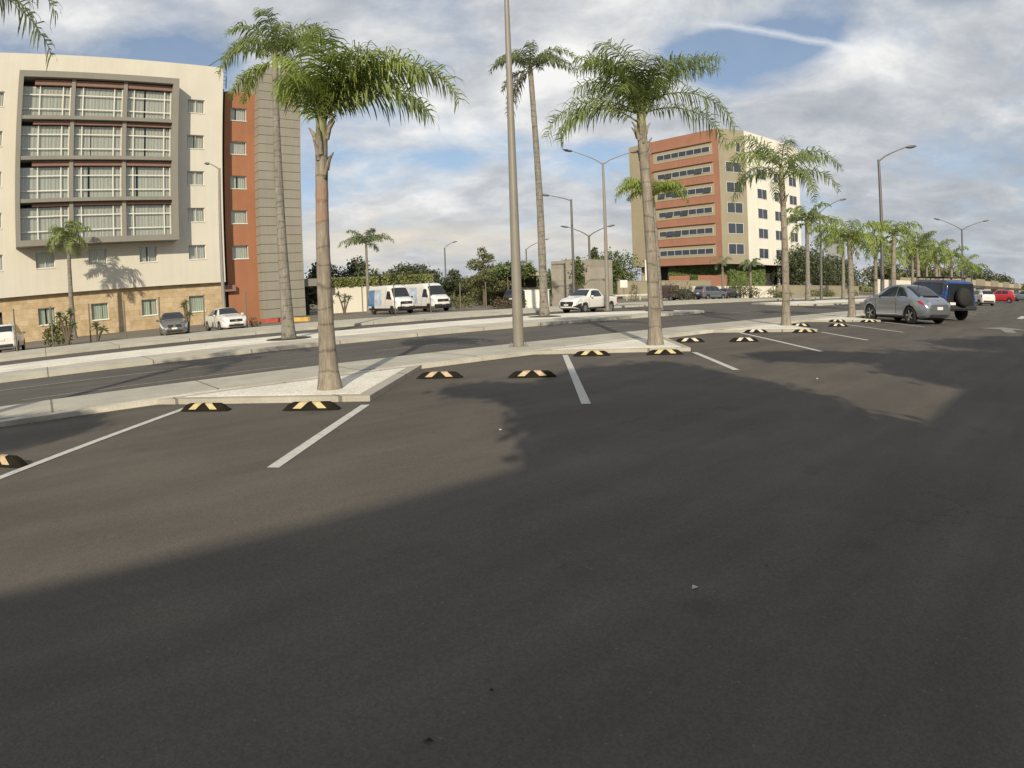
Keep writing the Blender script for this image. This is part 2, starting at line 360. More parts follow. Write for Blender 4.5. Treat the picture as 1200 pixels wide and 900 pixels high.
slab('pavement_gap', M['soil'], -60, 200, 10.981, 11.119, -.02, .05)
slab('pavement', M['walk'], -60, 200, 11.12, 12.82, -.02, .078)
slab('far_pavement', M['walk_far'], -60, 260, 30.7, 37.6, -.02, .13)
sheet('forecourt', M['forecourt'], -60, 120, 37.6, 75, .0)
# medians: sloped concrete edge, white gravel bed
def median(s0, s1, tip0, tip1):
    def outline(ins):
        a = []
        if tip0: a += [(s0 + 1.2 + ins, 25.5 - ins), (s0 + .1 + ins, 23.6), (s0 + .1 + ins, 21.6), (s0 + 1.6 + ins, 19.2 + ins)]
        else: a += [(s0, 25.5 - ins), (s0, 19.2 + ins)]
        if tip1: a += [(s1 - 4.2 - ins, 19.2 + ins), (s1 - .6 - ins, 19.75 + ins * .6), (s1 - .1 - ins, 20.6), (s1 - 2.3 - ins, 23.4 - ins * .5), (s1 - 6.5, 25.5 - ins)]
        else: a += [(s1, 19.2 + ins), (s1, 25.5 - ins)]
        return a
    o = outline(0); i = outline(.3)
    mb = MB(); mb.prism(o, -.02, .12, bot=False); structure(mb, 'median', M['gutter'], RZ)
    # gravel bed, just above
    if tip1: g_ = [(s0, 25.15), (s0, 21.9), (s1 - 7.5, 21.6), (s1 - 2.2, 20.5), (s1 - 1.2, 20.9), (s1 - 2.9, 23.0), (s1 - 7, 25.15)]
    else: g_ = [(s0 + 2, 25.0), (s0 + .7, 23.2), (s0 + .7, 21.9), (s0 + 3.4, 20.6), (s1, 20.6), (s1, 25.1)]
    mb = MB(); mb.prism(g_, .1, .128, bot=False); structure(mb, 'median_gravel', M['gravel'], RZ)
median(-60, 33.3, False, True)
median(49.0, 240, True, False)

# sawtooth planting islands, period 8.3 m along the kerb
ISL = [-12.28, -3.98, 4.32, 12.7, 20.9, 29.0, 37.3, 45.6, 53.9, 62.2]
for k, s0 in enumerate(ISL):
    c = (s0, 8.05); l = (s0 - 2.6, 10.72); r = (s0 + 2.67, 10.72)
    mb = MB(); mb.prism([c, r, l], -.02, .084, bot=False); structure(mb, 'island_kerb', M['kerb'], RZ)
    mb = MB(); mb.prism([(s0, 8.05 + .27), (s0 + 2.2, 10.55), (s0 - 2.15, 10.55)], .07, .09, bot=False); structure(mb, 'island_gravel', M['gravel'], RZ)
# stall lines
def stripe(name, p, q, w, z=.006, mat='line'):
    p = Vector(p); q = Vector(q); d = (q - p).normalized(); nn = Vector((-d.y, d.x)) * w / 2
    mb = MB(); mb.quad((*(p - nn), z), (*(q - nn), z), (*(q + nn), z), (*(p + nn), z)); return structure(mb, name, M['wornline' if name == 'lane_mark' else 'line'], RZ)
for k, s0 in enumerate(ISL):
    if k < 1: continue
    stripe('stall_line', (s0 - 2.45, 5.5), (s0 - .2, 7.82), .125)
    stripe('stall_line', (s0 - 6.55 + 8.3 , 5.45), (s0 + 6.1, 9.98), .125)
# worn lane marks on the street
stripe('lane_mark', (-.6, 14.1), (5.4, 14.15), .11); stripe('lane_mark', (8.6, 15.5), (13.6, 15.4), .1); stripe('lane_mark', (-2, 16.9), (4.6, 16.6), .14)
stripe('lane_mark', (17.5, 15.9), (20.5, 15.9), .1); stripe('lane_mark', (32.5, 17.9), (38, 18.5), .12); stripe('lane_mark', (-8, 14.15), (-2.2, 14.1), .11)
# painted arrow far down the aisle and a lone dash
mb = MB(); z = .006
a0 = Vector((18.2, 18.6)); up = Vector((.62, .78)); rt = Vector((.78, -.62))
pts = [a0 - rt * .22, a0 + rt * .22, a0 + rt * .26 + up * 2.1, a0 + rt * 1.1 + up * 2.1, a0 + up * 3.6, a0 - rt * 1.1 + up * 2.1, a0 - rt * .26 + up * 2.1]
mb.add([(p.x, p.y, z) for p in pts], [(0, 1, 2, 6), (3, 4, 5)]); structure(mb, 'lane_arrow', M['wornline'])
mb = MB(); mb.quad((28.2, 28.4, z), (28.4, 28.1, z), (31.9, 31.2, z), (31.7, 31.5, z)); structure(mb, 'aisle_line', M['line'])

# wheel stops: two per stall
def make_stop():
    root = empty('wheel_stop', (0, 0, 0))
    L, W, H = .42, .085, .112; e = .15
    prof = [(-W, 0), (-W * .95, .03), (-W * .55, H * .93), (-W * .35, H), (W * .35, H), (W * .55, H * .93), (W * .95, .03), (W, 0)]
    mb = MB(); xs = [(-L, .15), (-L + .03, .35), (-L + e * .6, .8), (-L + e, 1), (L - e, 1), (L - e * .6, .8), (L - .03, .35), (L, .15)]
    vs = [(x, y * (.8 + .2 * k), h * k) for x, k in xs for y, h in prof]; n = len(prof)
    fs = [(i * n + j, (i + 1) * n + j, (i + 1) * n + j + 1, i * n + j + 1) for i in range(len(xs) - 1) for j in range(n - 1)]
    fs += [tuple(range(n)), tuple(reversed(range((len(xs) - 1) * n, len(xs) * n)))]
    mb.add(vs, fs); mb.build('body', M['rubber'], root)
    for sg in (-1, 1):
        s_ = MB(); w = .062; o = .004
        def P_(xc, lean, j): y, h = prof[j]; return (xc + lean, y - (o if y < 0 else -o), h + o)
        xc = sg * .115
        lines = []
        for t, j in ((0, 1), (.9, 2), (1.0, 3), (1.15, 4), (1.25, 5), (2.0, 6)):
            cx = xc + sg * (.075 - .1 * min(t, 1.25) - (.0 if t < 1.3 else -.02)); y, h = prof[j]
            lines += [(cx - w, y + (-o if y < 0 else o), h + o), (cx + w, y + (-o if y < 0 else o), h + o)]
        s_.add(lines, [(2 * i, 2 * i + 1, 2 * i + 3, 2 * i + 2) for i in range(5)]); s_.build('reflective_stripe', M['stripeY'], root)
    return root
stop0 = make_stop()
tag(stop0, 'x', 'wheel stop', 'rubber wheel stops along the parking bays')
STOPS = [ # (s, n, stripe material, label)
 (-0.69, 7.75, 'stripeO', 'black rubber wheel stop cut off by the left edge of the picture'),
 (2.22, 9.38, 'stripeY', 'yellow striped wheel stop in front of the nearest palm island, nearer the long stall line'),
 (3.42, 8.12, 'stripeY', 'yellow striped wheel stop in front of the nearest palm island, beside its pointed corner'),
 (6.40, 9.24, 'stripeO', 'orange striped wheel stop just right of the nearest palm island, by its kerb'),
 (7.44, 7.93, 'stripeO', 'orange striped wheel stop left of the stall line below the tall lamp pole'),
 (10.63, 9.35, 'stripeY', 'wheel stop right of the tall lamp pole, at the second palm island tip'),
 (11.74, 8.13, 'stripeY', 'bright striped wheel stop directly in front of the second palm trunk'),
 (14.78, 9.40, 'stripeW', 'pale striped wheel stop just right of the second palm island, by the kerb'),
 (15.76, 8.22, 'stripeW', 'pale striped wheel stop crossed by a stall line between second and third palms'),
 (19.05, 9.50, 'stripeW', 'pale striped wheel stop in front of the third palm island, its left one'),
 (20.1, 8.2, 'stripeY', 'bright striped wheel stop at the corner of the third palm island'),
 (23.1, 9.60, 'stripeW', 'wheel stop just behind and right of the third palm trunk'),
 (24.1, 8.4, 'stripeW', 'wheel stop right of the third palm, between two stall lines'),
 (27.25, 9.55, 'stripeW', 'wheel stop left of the fourth palm trunk, farther of two'),
 (28.1, 8.35, 'stripeW', 'wheel stop under the nose of the grey rounded coupe, beside the fourth palm'),
 (31.4, 9.4, 'stripeW', 'wheel stop in the shade behind the front wheel of the grey rounded coupe'),
]
for i, (s, n, mt, lab) in enumerate(STOPS):
    p = st(s, n); a = RZ - math.pi / 4
    o = stop0 if i == 0 else copy_thing(stop0, p, a, lab)
    o.location = p; o.rotation_euler = (0, 0, a + R(rnd.uniform(-2, 2))); o['label'] = lab
    for c in o.children:
        if c.name.startswith('reflective'):
            c.data = c.data if i == 0 else c.data.copy()
            c.data.materials[0] = M[mt]

# ------------------------------------------------------------------ palms
UP = Vector((0, 0, 1))
def frond(mb, p0, az, e0, L, droop, n=46, leaf=.5, w=.03, side_bias=0, mi=0, rmi=1, hang=1.0, rr=.02, twist=0):
    """an arching plumose palm leaf; az clockwise from +Y (radians), e0 start elevation, droop total bend"""
    h = Vector((math.sin(az), math.cos(az), 0)); p = Vector(p0); steps = 16; pts = [p.copy()]; tang = []
    for i in range(steps):
        t = (i + .5) / steps; e = e0 - droop * t ** 1.35
        hh = (Matrix.Rotation(-twist * t, 3, 'Z') @ h); d = hh * math.cos(e) + UP * math.sin(e); p = p + d * L / steps; pts.append(p.copy()); tang.append(d)
    mb.tube(pts, [rr * (1 - .85 * i / steps) for i in range(steps + 1)], 5, rmi, cap=False)
    for i in range(n):
        t = .1 + .9 * (i + .5 * rnd.random()) / n; f = t * steps; k = min(int(f), steps - 1)
        q = pts[k].lerp(pts[k + 1], f - k); T = tang[k]
        S = T.cross(UP); S = S.normalized() if S.length > .05 else Vector((math.cos(az), -math.sin(az), 0)); U = S.cross(T)
        env = min(1, .45 + 1.7 * (t - .1)) * (1 - .55 * max(0, t - .55) / .45)
        for sg in (-1, 1):
            a = R(rnd.choice((rnd.uniform(-40, 15), rnd.uniform(-25, 70)))); ll = leaf * env * rnd.uniform(.82, 1.15)
            d = (S * sg * math.cos(a) + U * math.sin(a) + T * rnd.uniform(.35, .75)).normalized()
            ww = w * rnd.uniform(.8, 1.2); wv = T * ww
            c = [q]; dd = d
            for g_ in (.36, .34, .3):
                c.append(c[-1] + dd * ll * g_); dd = (dd + Vector((0, 0, -1)) * hang * rnd.uniform(.7, 1.3)).normalized()
            vs = [c[0] - wv * .35, c[0] + wv * .35, c[1] - wv * .5, c[1] + wv * .5, c[2] - wv * .42, c[2] + wv * .42, c[3]]
            mb.add(vs, [(0, 1, 3, 2), (2, 3, 5, 4), (4, 5, 6)], mi)

def palm(base, height, r0, r1, fronds, label, group, bend=(0, 0), leaf=.5, w=.03, n=46, mat='leaf', tmat='trunk', cat='palm tree', flare=1.25, hang=1.0, shaft=.8, extra=None, name='palm_tree', segs=26, curve=None, stubs=0):
    root = empty(name, base, 0, label, cat, group)
    pts = []; rad = []
    for i in range(segs + 1):
        t = i / segs; z = height * t
        bx, by = (curve(t) if curve else (bend[0] * t ** 1.2, bend[1] * t ** 1.2))
        pts.append((bx, by, z)); r = r0 + (r1 - r0) * min(1, t * 1.15) ** .8
        r *= 1 + (flare - 1) * math.exp(-z / .35); r *= 1 + .025 * math.sin(z * 17) + .02 * (rnd.random() - .5)
        rad.append(r)
    mb = MB(); mb.tube(pts, rad, 14); mb.build('trunk', M[tmat], root)
    top = Vector(pts[-1])
    cb = MB()
    if shaft:
        cb.tube([top - UP * .05, top + UP * shaft * .5, top + UP * shaft], [r1 * 1.02, r1 * .85, r1 * .4], 10, 1)
        for k in range(stubs):
            a = k * 2.4 + rnd.random(); hz = Vector((math.sin(a), math.cos(a), 0)); z0 = rnd.uniform(-.7, .1)
            q = top + UP * z0 + hz * r1 * .9; cb.tube([q, q + hz * .05 + UP * .18, q + hz * .14 + UP * .3], [.045, .035, .012], 5, 2)
    for f in fronds:
        az, e0, L, dr = f[:4]; kw = f[4] if len(f) > 4 else {}
        kw = dict(kw); mi = kw.pop('mi', 0)
        h = Vector((math.sin(R(az)), math.cos(R(az)), 0))
        st_ = top + UP * (shaft * rnd.uniform(.25, .9)) + h * r1 * .4
        frond(cb, st_, R(az), R(e0), L, R(dr), kw.pop('n', n), kw.pop('leaf', leaf), kw.pop('w', w), hang=kw.pop('hang', hang), rr=r1 * .2, mi=mi, **kw)
    cb.build('crown', [M[mat], M['shaft'], M['trunk'], M['dead'], M['leafY']], root)
    if extra: extra(root, top)
    return root
def ring_fronds(k, e=(70, 5), L=(2.2, 2.7), dr=(70, 115), seed=0):
    r = random.Random(seed); out = []
    for i in range(k):
        t = i / max(1, k - 1)
        out.append((i * 137.5 + r.uniform(-15, 15), e[0] + (e[1] - e[0]) * t + r.uniform(-6, 6), r.uniform(*L), dr[0] + (dr[1] - dr[0]) * r.random()))
    return out
GP = 'palms on the parking lot islands'; GM = 'palms along the road median'

# nearest palm
palm((-2.9, 9.7, .085), 4.0, .14, .098, [
    (92, 50, 2.75, 128), (86, 60, 2.5, 118), (99, 36, 2.1, 104), (76, 44, 1.9, 100), (104, 64, 2.1, 114, dict(mi=4)),
    (-10, 80, 1.5, 100, dict(mi=4)), (-75, 84, 1.25, 95, dict(mi=4)), (150, 76, 1.5, 112, dict(mi=4)), (195, 82, 1.2, 110, dict(mi=4)),
    (30, 64, 1.6, 105), (165, 84, 1.6, 95, dict(mi=4)), (-85, 88, 1.4, 80, dict(mi=4)), (130, 70, 1.7, 114), (60, 78, 1.8, 100, dict(mi=4)), (110, 80, 1.9, 108, dict(mi=4)), (-110, 80, .9, 110)],
    'nearest parking lot palm, thick flared trunk with a reddish band, long frond arching right', GP, bend=(.02, .05), leaf=.66, w=.026, n=54, tmat='trunk', stubs=12, shaft=.6, hang=.85, flare=1.5, mat='leaf')
# second
palm((3.6, 15.4, .085), 5.3, .155, .125, [
    (78, 64, 3.3, 58), (70, 56, 3.1, 62), (84, 72, 2.9, 74), (95, 28, 2.8, 100), (86, 22, 2.6, 92), (-88, 30, 2.8, 106), (-97, 36, 2.6, 116), (-78, 24, 2.4, 96),
    (-30, 86, 2.4, 95), (180, 86, 2.4, 116), (-120, 84, 2.4, 118), (140, 86, 2.2, 112), (-60, 84, 2.4, 110), (20, 84, 2.2, 100), (200, 80, 2.1, 126), (-80, 80, 2.2, 120), (-100, 88, 2.5, 112), (160, 84, 2.1, 124), (225, 85, 2.4, 118), (-45, 76, 2.1, 116), (210, 72, 1.8, 130)],
    'second parking lot palm, dense round top with drooping side fronds, before the terracotta tower', GP, bend=(-.16, .1), leaf=.72, w=.028, n=56, stubs=14, shaft=.9, tmat='trunk2', hang=.9, flare=1.45)
# third
palm((10.2, 22.0, .085), 5.1, .16, .11, ring_fronds(12, (78, 12), (2.2, 2.7), (95, 125), 3) + [(95, 45, 2.9, 110), (-85, 45, 2.4, 115)],
    'third parking lot palm, seen against the white office facade', GP, bend=(-.05, 0), leaf=.66, w=.036, n=44, flare=1.4, stubs=8, shaft=.9, tmat='trunk2')
palm((16.3, 27.5, .085), 3.25, .18, .13, ring_fronds(12, (75, 10), (1.9, 2.4), (95, 130), 4), 'fourth parking lot palm, left of the grey rounded coupe', GP, bend=(-.1, 0), leaf=.6, w=.05, n=38, shaft=.8, mat='leafY', tmat='trunk2')
# the row goes on behind the parked cars
labs = ['parking lot palm rising right behind the roof of the grey rounded coupe', 'parking lot palm with upright fan crown behind the blue off-roader, left of its roof rack',
        'parking lot palm over the middle of the off-roader roof rack', 'parking lot palm over the rear end of the off-roader', 'short parking lot palm with a drooping right frond beside the white hatchback', 'small far parking lot palm above the white hatchback']
for k in range(5, 11):
    x = 16.3 + 6.4 * (k - 4); y = 27.5 + 5.93 * (k - 4)
    palm((x, y, .085), [4.2, 3.9, 4.0, 4.1, 3.6, 3.4][k - 5], .2, .13, ring_fronds(11, (80, 20) if k == 6 else (75, 5), (1.9, 2.4), (60, 85) if k == 6 else (95, 130), 10 + k), labs[k - 5], GP, bend=(rnd.uniform(-.3, .3), 0), leaf=.62, w=.065, n=28, shaft=.7, mat='leafY' if k % 2 else 'leaf', tmat='trunk2', segs=14)
# left neighbour, trunk out of frame
palm((-8.8, 4.4, .085), 5.0, .19, .13, [(41, 52, 4.6, 112), (46, 46, 4.3, 112), (37, 50, 4.7, 116)] + ring_fronds(7, (75, 20), (1.9, 2.3), (95, 125), 21), 'palm whose hanging frond tips show in the upper left corner', GP, leaf=.62, w=.034, n=54, mat='leafD', shaft=.6)

# median palms
def well(root, top):
    mb = MB(); n = 14
    for i in range(n):
        a = 2 * math.pi * i / n
    mb.lathe([(.0, .03), (.55, .05), (.85, .03), (.95, -.05)], 18); mb.build('soil_well', M['soil'], root)
palm((-8.3, 22.8, .12), 10.4, .24, .125, [(-80, 55, 3.0, 115), (-95, 40, 2.8, 118), (-70, 68, 2.8, 112), (-40, 70, 2.6, 110), (80, 60, 2.7, 110), (95, 45, 2.5, 115), (60, 72, 2.5, 100), (180, 72, 2.5, 115), (-140, 60, 2.5, 118), (150, 62, 2.4, 115), (10, 75, 2.4, 100), (0, 45, 2.4, 105), (110, 25, 2.2, 95),
     (-85, 5, 2.4, 82, dict(mi=4, hang=1.2)), (-75, -20, 2.3, 62, dict(mi=4, hang=1.2))],
    'tall median palm with a slanting grey trunk in front of the slatted tower', GM, leaf=.68, w=.05, n=50, tmat='trunk3', shaft=.9, extra=well, flare=1.3, curve=lambda t: (-.3 * t ** 1.3, 0))
palm((1.8, 32.7, .12), 12.9, .235, .14, [(80, 50, 3.2, 130), (92, 58, 3.0, 128), (100, 35, 2.4, 110), (-85, 55, 2.6, 125), (-70, 65, 2.4, 115), (-100, 45, 2.3, 125), (180, 60, 2.3, 120), (-150, 55, 2.3, 125), (20, 60, 2.4, 115), (60, 70, 2.4, 115), (140, 45, 2.2, 120),
     (-95, -5, 2.0, 80, dict(mi=3)), (-60, -30, 2.4, 58, dict(mi=3)), (-70, -55, 3.4, 36, dict(mi=3)), (-100, -50, 3.2, 38, dict(mi=3)), (0, 88, 1.9, 20, dict(n=3))],
    'tallest median palm, curved ringed trunk, withered frond hanging beside the tall lamp pole', GM, leaf=.66, w=.055, n=44, mat='leafD', tmat='trunk3', shaft=.6, extra=well, flare=1.3, curve=lambda t: (-.1 * t + -.35 * max(0, t - .45) ** 1.2, 0))
q_ = Vector((.0, 0)); palm((8.86, 36.7, .12), 6.4, .22, .14, [(-85, 40, 2.7, 122), (85, 42, 2.7, 122), (-95, 55, 2.6, 120), (95, 55, 2.5, 120), (-70, 62, 2.4, 118), (75, 66, 2.3, 118)] + ring_fronds(6, (80, 55), (2.0, 2.3), (95, 120), 31), 'median palm hidden behind the second palm trunk, its bright fronds drooping either side', GM, leaf=.66, w=.055, n=44, mat='leafY', tmat='trunk3', shaft=.6, extra=well, flare=1.1, bend=(-.25, 0))
palm((30.1, 59.6, .12), 7.6, .28, .19, ring_fronds(14, (75, 5), (3.0, 3.6), (100, 130), 33), 'median palm just right of the white office facade, beside a lamp post', GM, leaf=.85, w=.11, n=30, shaft=.8, extra=well, tmat='trunk3')
palm((39.0, 67.8, .12), 6.2, .25, .17, ring_fronds(13, (70, 0), (2.8, 3.4), (95, 130), 34), 'median palm left of the fourth parking lot palm, standing clear of the round tree', GM, leaf=.85, w=.11, n=28, shaft=.7, extra=well, tmat='trunk3')
for k, (s, h, lab) in enumerate([(88, 6.3, 'median palm left of the lamp post behind the grey coupe'), (98.5, 5.6, 'median palm close behind the palm over the grey coupe, lower crown'), (111, 7.0, 'median palm seen between the two palms left of the roof rack'), (123, 6.1, 'far median palm behind the off-roader roof rack'), (136, 6.2, 'farthest median palm, above the off-roader spare wheel')]):
    p = st(s, 25.2)
    palm((p.x, p.y, .12), h, .32, .22, ring_fronds(10, (75, 5), (2.7, 3.3), (95, 130), 50 + k), lab, GM, leaf=.95, w=.15, n=24, shaft=.7, mat='leafY' if k % 2 else 'leaf', tmat='trunk3', segs=12)
# palms on the hotel side
GH = 'palms on the far side of the street'
palm((-33.9, 42.2, 0), 7.5, .24, .15, ring_fronds(15, (78, -5), (2.0, 2.5), (100, 125), 61), 'slim palm planted in front of the hotel stone base, shading the facade', GH, leaf=.7, w=.075, n=30, shaft=.7, tmat='trunk3', mat='leaf')
palm((-14.1, 62.6, 0), 6.5, .2, .12, [(-85, 40, 3.4, 100), (85, 45, 3.3, 110), (-60, 55, 2.6, 100), (60, 60, 2.6, 100)] + ring_fronds(9, (80, 30), (2.2, 2.6), (80, 110), 62), 'slender palm by the cream wall, left of the two vans', GH, leaf=.75, w=.08, n=28, shaft=.6, tmat='trunk3', mat='leafD')
for k, (x, y, h, lab) in enumerate([(27.6, 79.0, 3.6, 'young bare palm with a few stiff fronds in front of the office tower base'), (31.7, 79.5, 3.3, 'young palm with a small drooping head, right of the bare one at the office tower')]):
    palm((x, y, 0), h + .8, .2, .14, ring_fronds(6 if k == 0 else 9, (65, 20), (1.8, 2.1), (80, 120), 70 + k), lab, GH, leaf=.6, w=.09, n=14 if k == 0 else 24, shaft=.5, tmat='trunk3', segs=8, mat='leafD')

# ------------------------------------------------------------------ street lamps
def lamp(base, h, r0, r1, arms, label, mat='galv', L=2.0, rise=.9, head=.75, name='street_lamp', hs=1.0):
    """arms: list of azimuths (deg, clockwise from +Y)"""
    root = empty(name, base, 0, label, 'street lamp', 'street lamps')
    mb = MB(); mb.tube([(0, 0, 0), (0, 0, h * .5), (0, 0, h)], [r0, (r0 + r1) / 2, r1], 12); mb.build('pole', M[mat], root)
    bp = MB(); q = r0 * 1.75; bp.box(-q, q, -q, q, 0, .03)
    for sx in (-1, 1):
        for sy in (-1, 1): bp.tube([(sx * q * .78, sy * q * .78, .03), (sx * q * .78, sy * q * .78, .11)], .018, 6)
    bp.build('base_plate', M[mat], root)
    for az in arms:
        d = Vector((math.sin(R(az)), math.cos(R(az)), 0)); p0 = Vector((0, 0, h - .1))
        pts = [p0 + d * L * t + UP * rise * (t ** .75) for t in (0, .25, .5, .75, 1)]
        am = MB(); am.tube(pts, [r1 * .6, r1 * .52, r1 * .46, r1 * .4, r1 * .36], 8); ao = am.build('arm', M[mat], root)
        e = pts[-1]; hd = MB(); sd = Vector((d.y, -d.x, 0)); tl = d * .985 + UP * .17
        prof = [(0, .35, .3), (.12, .8, .8), (.5, 1, 1), (.85, .75, .7), (1, .2, .2)]
        vs = []
        for t, kw, kh in prof:
            c = e + tl * head * hs * t; ww = .15 * hs * kw; hh = .09 * hs * kh
            for a in range(8):
                an = math.pi * a / 4 + math.pi / 8; vs.append(c + sd * ww * math.cos(an) + UP * hh * math.sin(an))
        hd.add(vs, [(i * 8 + j, i * 8 + (j + 1) % 8, (i + 1) * 8 + (j + 1) % 8, (i + 1) * 8 + j) for i in range(4) for j in range(8)] + [tuple(range(8)), tuple(range(32, 40))], 0, True)
        ho = hd.build('lamp_head', M['galvD'] if mat != 'galvW' else M['galvW'], root)
        lm = MB(); c = e + tl * head * hs * .5 - UP * .093 * hs
        lm.add([c + tl * head * hs * .28 * a + sd * .09 * hs * b for a, b in ((-1, -1), (1, -1), (1, 1), (-1, 1))], [(0, 1, 2, 3)]); lm.build('lens', M['lamp_glass'], ho)
    return root
lamp((.2, 16.0, .078), 10.6, .14, .05, [SA * 57.3 - 90, SA * 57.3 + 90], 'tall tapering grey lamp pole nearest the camera, its top out of the picture')
lamp((6.2, 39.7, .12), 9.4, .14, .07, [-92, 80], 'tall two-armed lamp post on the median beside the white pickup', L=1.9, rise=.85, hs=.85)
p = st(66.6, 25.2); lamp((p.x, p.y, .12), 9.5, .17, .09, [88], 'single-armed lamp post on the median behind the third parking lot palm', L=2.6, rise=1.5, mat='galvD', hs=1.2)
p = st(43.4, 11.95); lamp((p.x, p.y, .078), 10.0, .15, .09, [95], 'tall single-armed lamp post rising behind the grey rounded coupe', L=2.2, rise=1.1, mat='galvD', hs=1.2)
p = st(79.6, 11.95); lamp((p.x, p.y, .078), 8.4, .14, .1, [-70, 110], 'two-armed lamp post beyond the off-roader', L=2.7, rise=1.1, mat='galvD', hs=1.05)
lamp((4.9, 47.5, .1), 8.2, .11, .08, [-85], 'thin single-armed lamp post beside the grey block building', L=1.6, rise=.45, mat='galvD', hs=1.0)
lamp((7.9, 61.0, 0), 6.7, .13, .1, [-70, 75], 'two-armed lamp post with a small white sign, behind the grey block building and pickup', L=2.0, rise=1.0, mat='galvD', hs=1.1)
lamp((-18.0, 37.6, .13), 10.2, .13, .08, [-75], 'lamp post in front of the white sedan and the terracotta hotel wing', L=.85, rise=.55, head=.4)
lamp((-9.6, 97, 0), 8.6, .12, .1, [60], 'lamp post far behind the trees right of the vans', L=1.3, rise=.9, mat='galvD', hs=1.2)
lamp((2.7, 92, 0), 7.6, .1, .09, [75], 'lamp post far behind the concrete canopy', L=2.8, rise=1.4, mat='galvD', hs=1.0)

# ------------------------------------------------------------------ hotel
HR = math.atan2(.68949843, .72428717)
hotel = empty('hotel_building', (-32.195, 49.753, 0), HR, 'cream hotel with a projecting grey window bay, stone base and slatted tower', 'hotel')
def holes_wall(mb, a0, a1, z0, z1, y, holes, depth, mi=0):
    xs = sorted({a0, a1, *[h[0] for h in holes], *[h[1] for h in holes]}); zs = sorted({z0, z1, *[h[2] for h in holes], *[h[3] for h in holes]})
    for i in range(len(xs) - 1):
        for j in range(len(zs) - 1):
            cx = (xs[i] + xs[i + 1]) / 2; cz = (zs[j] + zs[j + 1]) / 2
            if any(h[0] < cx < h[1] and h[2] < cz < h[3] for h in holes): continue
            mb.quad((xs[i], y, zs[j]), (xs[i + 1], y, zs[j]), (xs[i + 1], y, zs[j + 1]), (xs[i], y, zs[j + 1]), mi)
    for x0, x1, q0, q1 in holes:
        for a, b in (((x0, q0), (x1, q0)), ((x1, q0), (x1, q1)), ((x1, q1), (x0, q1)), ((x0, q1), (x0, q0))):
            mb.quad((a[0], y, a[1]), (b[0], y, b[1]), (b[0], y + depth, b[1]), (a[0], y + depth, a[1]), mi)
pitch = 3.42
TOPZ = [20.98 - pitch * k for k in range(5)]
holes = [(4.8, 6.45, z - 1.3, z) for z in TOPZ] + [(-13.4, -11.75, z - 1.3, z) for z in TOPZ] + [(a, a + 1.63, TOPZ[4] - 1.36, TOPZ[4] + .03) for a in (-8.95, -4.37, .2)]
holes += [(-18.0, -16.35, z - 1.3, z) for z in TOPZ]
mb = MB(); holes_wall(mb, -34, 8.25, 3.78, 24.42, 0, holes, .22)
mb.quad((8.25, 0, 3.78), (8.25, 16, 3.78), (8.25, 16, 24.42), (8.25, 0, 24.42)); mb.quad((-34, 16, 3.78), (-34, 0, 3.78), (-34, 0, 24.42), (-34, 16, 24.42))
mb.quad((8.25, 16, 3.78), (-34, 16, 3.78), (-34, 16, 24.42), (8.25, 16, 24.42)); mb.quad((-34, .3, 24.0), (8.25, .3, 24.0), (8.25, 16, 24.0), (-34, 16, 24.0)); mb.quad((-34, 0, 3.78), (-34, 1, 3.78), (8.25, 1, 3.78), (8.25, 0, 3.78))
mb.box(-34, 8.25, .002, .3, 23.9, 24.42)
mb.build('main_wall', M['cream'], hotel)
# stone base
sh = [(-4.33, -2.79, 1.24, 2.66), (.24, 1.69, 1.24, 2.66), (4.72, 6.27, 1.22, 2.68), (-9.0, -7.5, 1.24, 2.66), (-13.6, -12.1, 1.24, 2.66)]
mb = MB(); holes_wall(mb, -34, 7.95, 0, 3.775, .5, sh, .2); mb.quad((7.95, .5, 0), (7.95, 14, 0), (7.95, 14, 3.775), (7.95, .5, 3.775)); mb.build('stone_base', M['stone'], hotel)
def window(parent, a0, a1, z0, z1, y, mull=True, cur='curtain', fw=.055):
    fr = MB()
    for b in ((a0, a1, z0, z0 + fw), (a0, a1, z1 - fw, z1), (a0, a0 + fw, z0 + fw, z1 - fw), (a1 - fw, a1, z0 + fw, z1 - fw)): fr.box(b[0] + .001, b[1] - .001, y - .06, y, b[2], b[3])
    if mull: m_ = (a0 + a1) / 2; fr.box(m_ - .02, m_ + .02, y - .05, y - .005, z0 + fw, z1 - fw)
    fr.box(a0 - .03, a1 + .03, y - .26, y - .065, z0 - .06, z0 + .012)
    w_ = fr.build('window', M['wframe'], parent)
    g_ = MB(); g_.quad((a0 + fw, y - .02, z0 + fw), (a1 - fw, y - .02, z0 + fw), (a1 - fw, y - .02, z1 - fw), (a0 + fw, y - .02, z1 - fw)); g_.build('pane', M['glass'], w_)
    c_ = MB(); n = 22; gap = rnd.choice([0, 0, .12, .3]); ga = rnd.uniform(.3, .7)
    vs = []; fs = []
    for i in range(n + 1):
        a = a0 + .02 + (a1 - a0 - .04) * i / n; yy = y + .12 + .03 * math.sin(i * 2.1); vs += [(a, yy, z0), (a, yy, z1)]
        if i and abs(i / n - ga) > gap / 2 * .5: fs.append((2 * i - 2, 2 * i, 2 * i + 1, 2 * i - 1))
    c_.add(vs, fs); c_.build('curtain', M[cur], w_)
    return w_
bk = MB(); bk.quad((-33, .75, 4), (8, .75, 4), (8, .75, 24), (-33, .75, 24)); bk.quad((-33, 1.1, .1), (7.9, 1.1, .1), (7.9, 1.1, 3.7), (-33, 1.1, 3.7)); bk.build('interior', M['interior'], hotel)
for h in holes:
    if h[0] > -15: window(hotel, *h, .21)
for h in sh:
    if h[0] > -13: window(hotel, *h, .69, False, 'sheer')
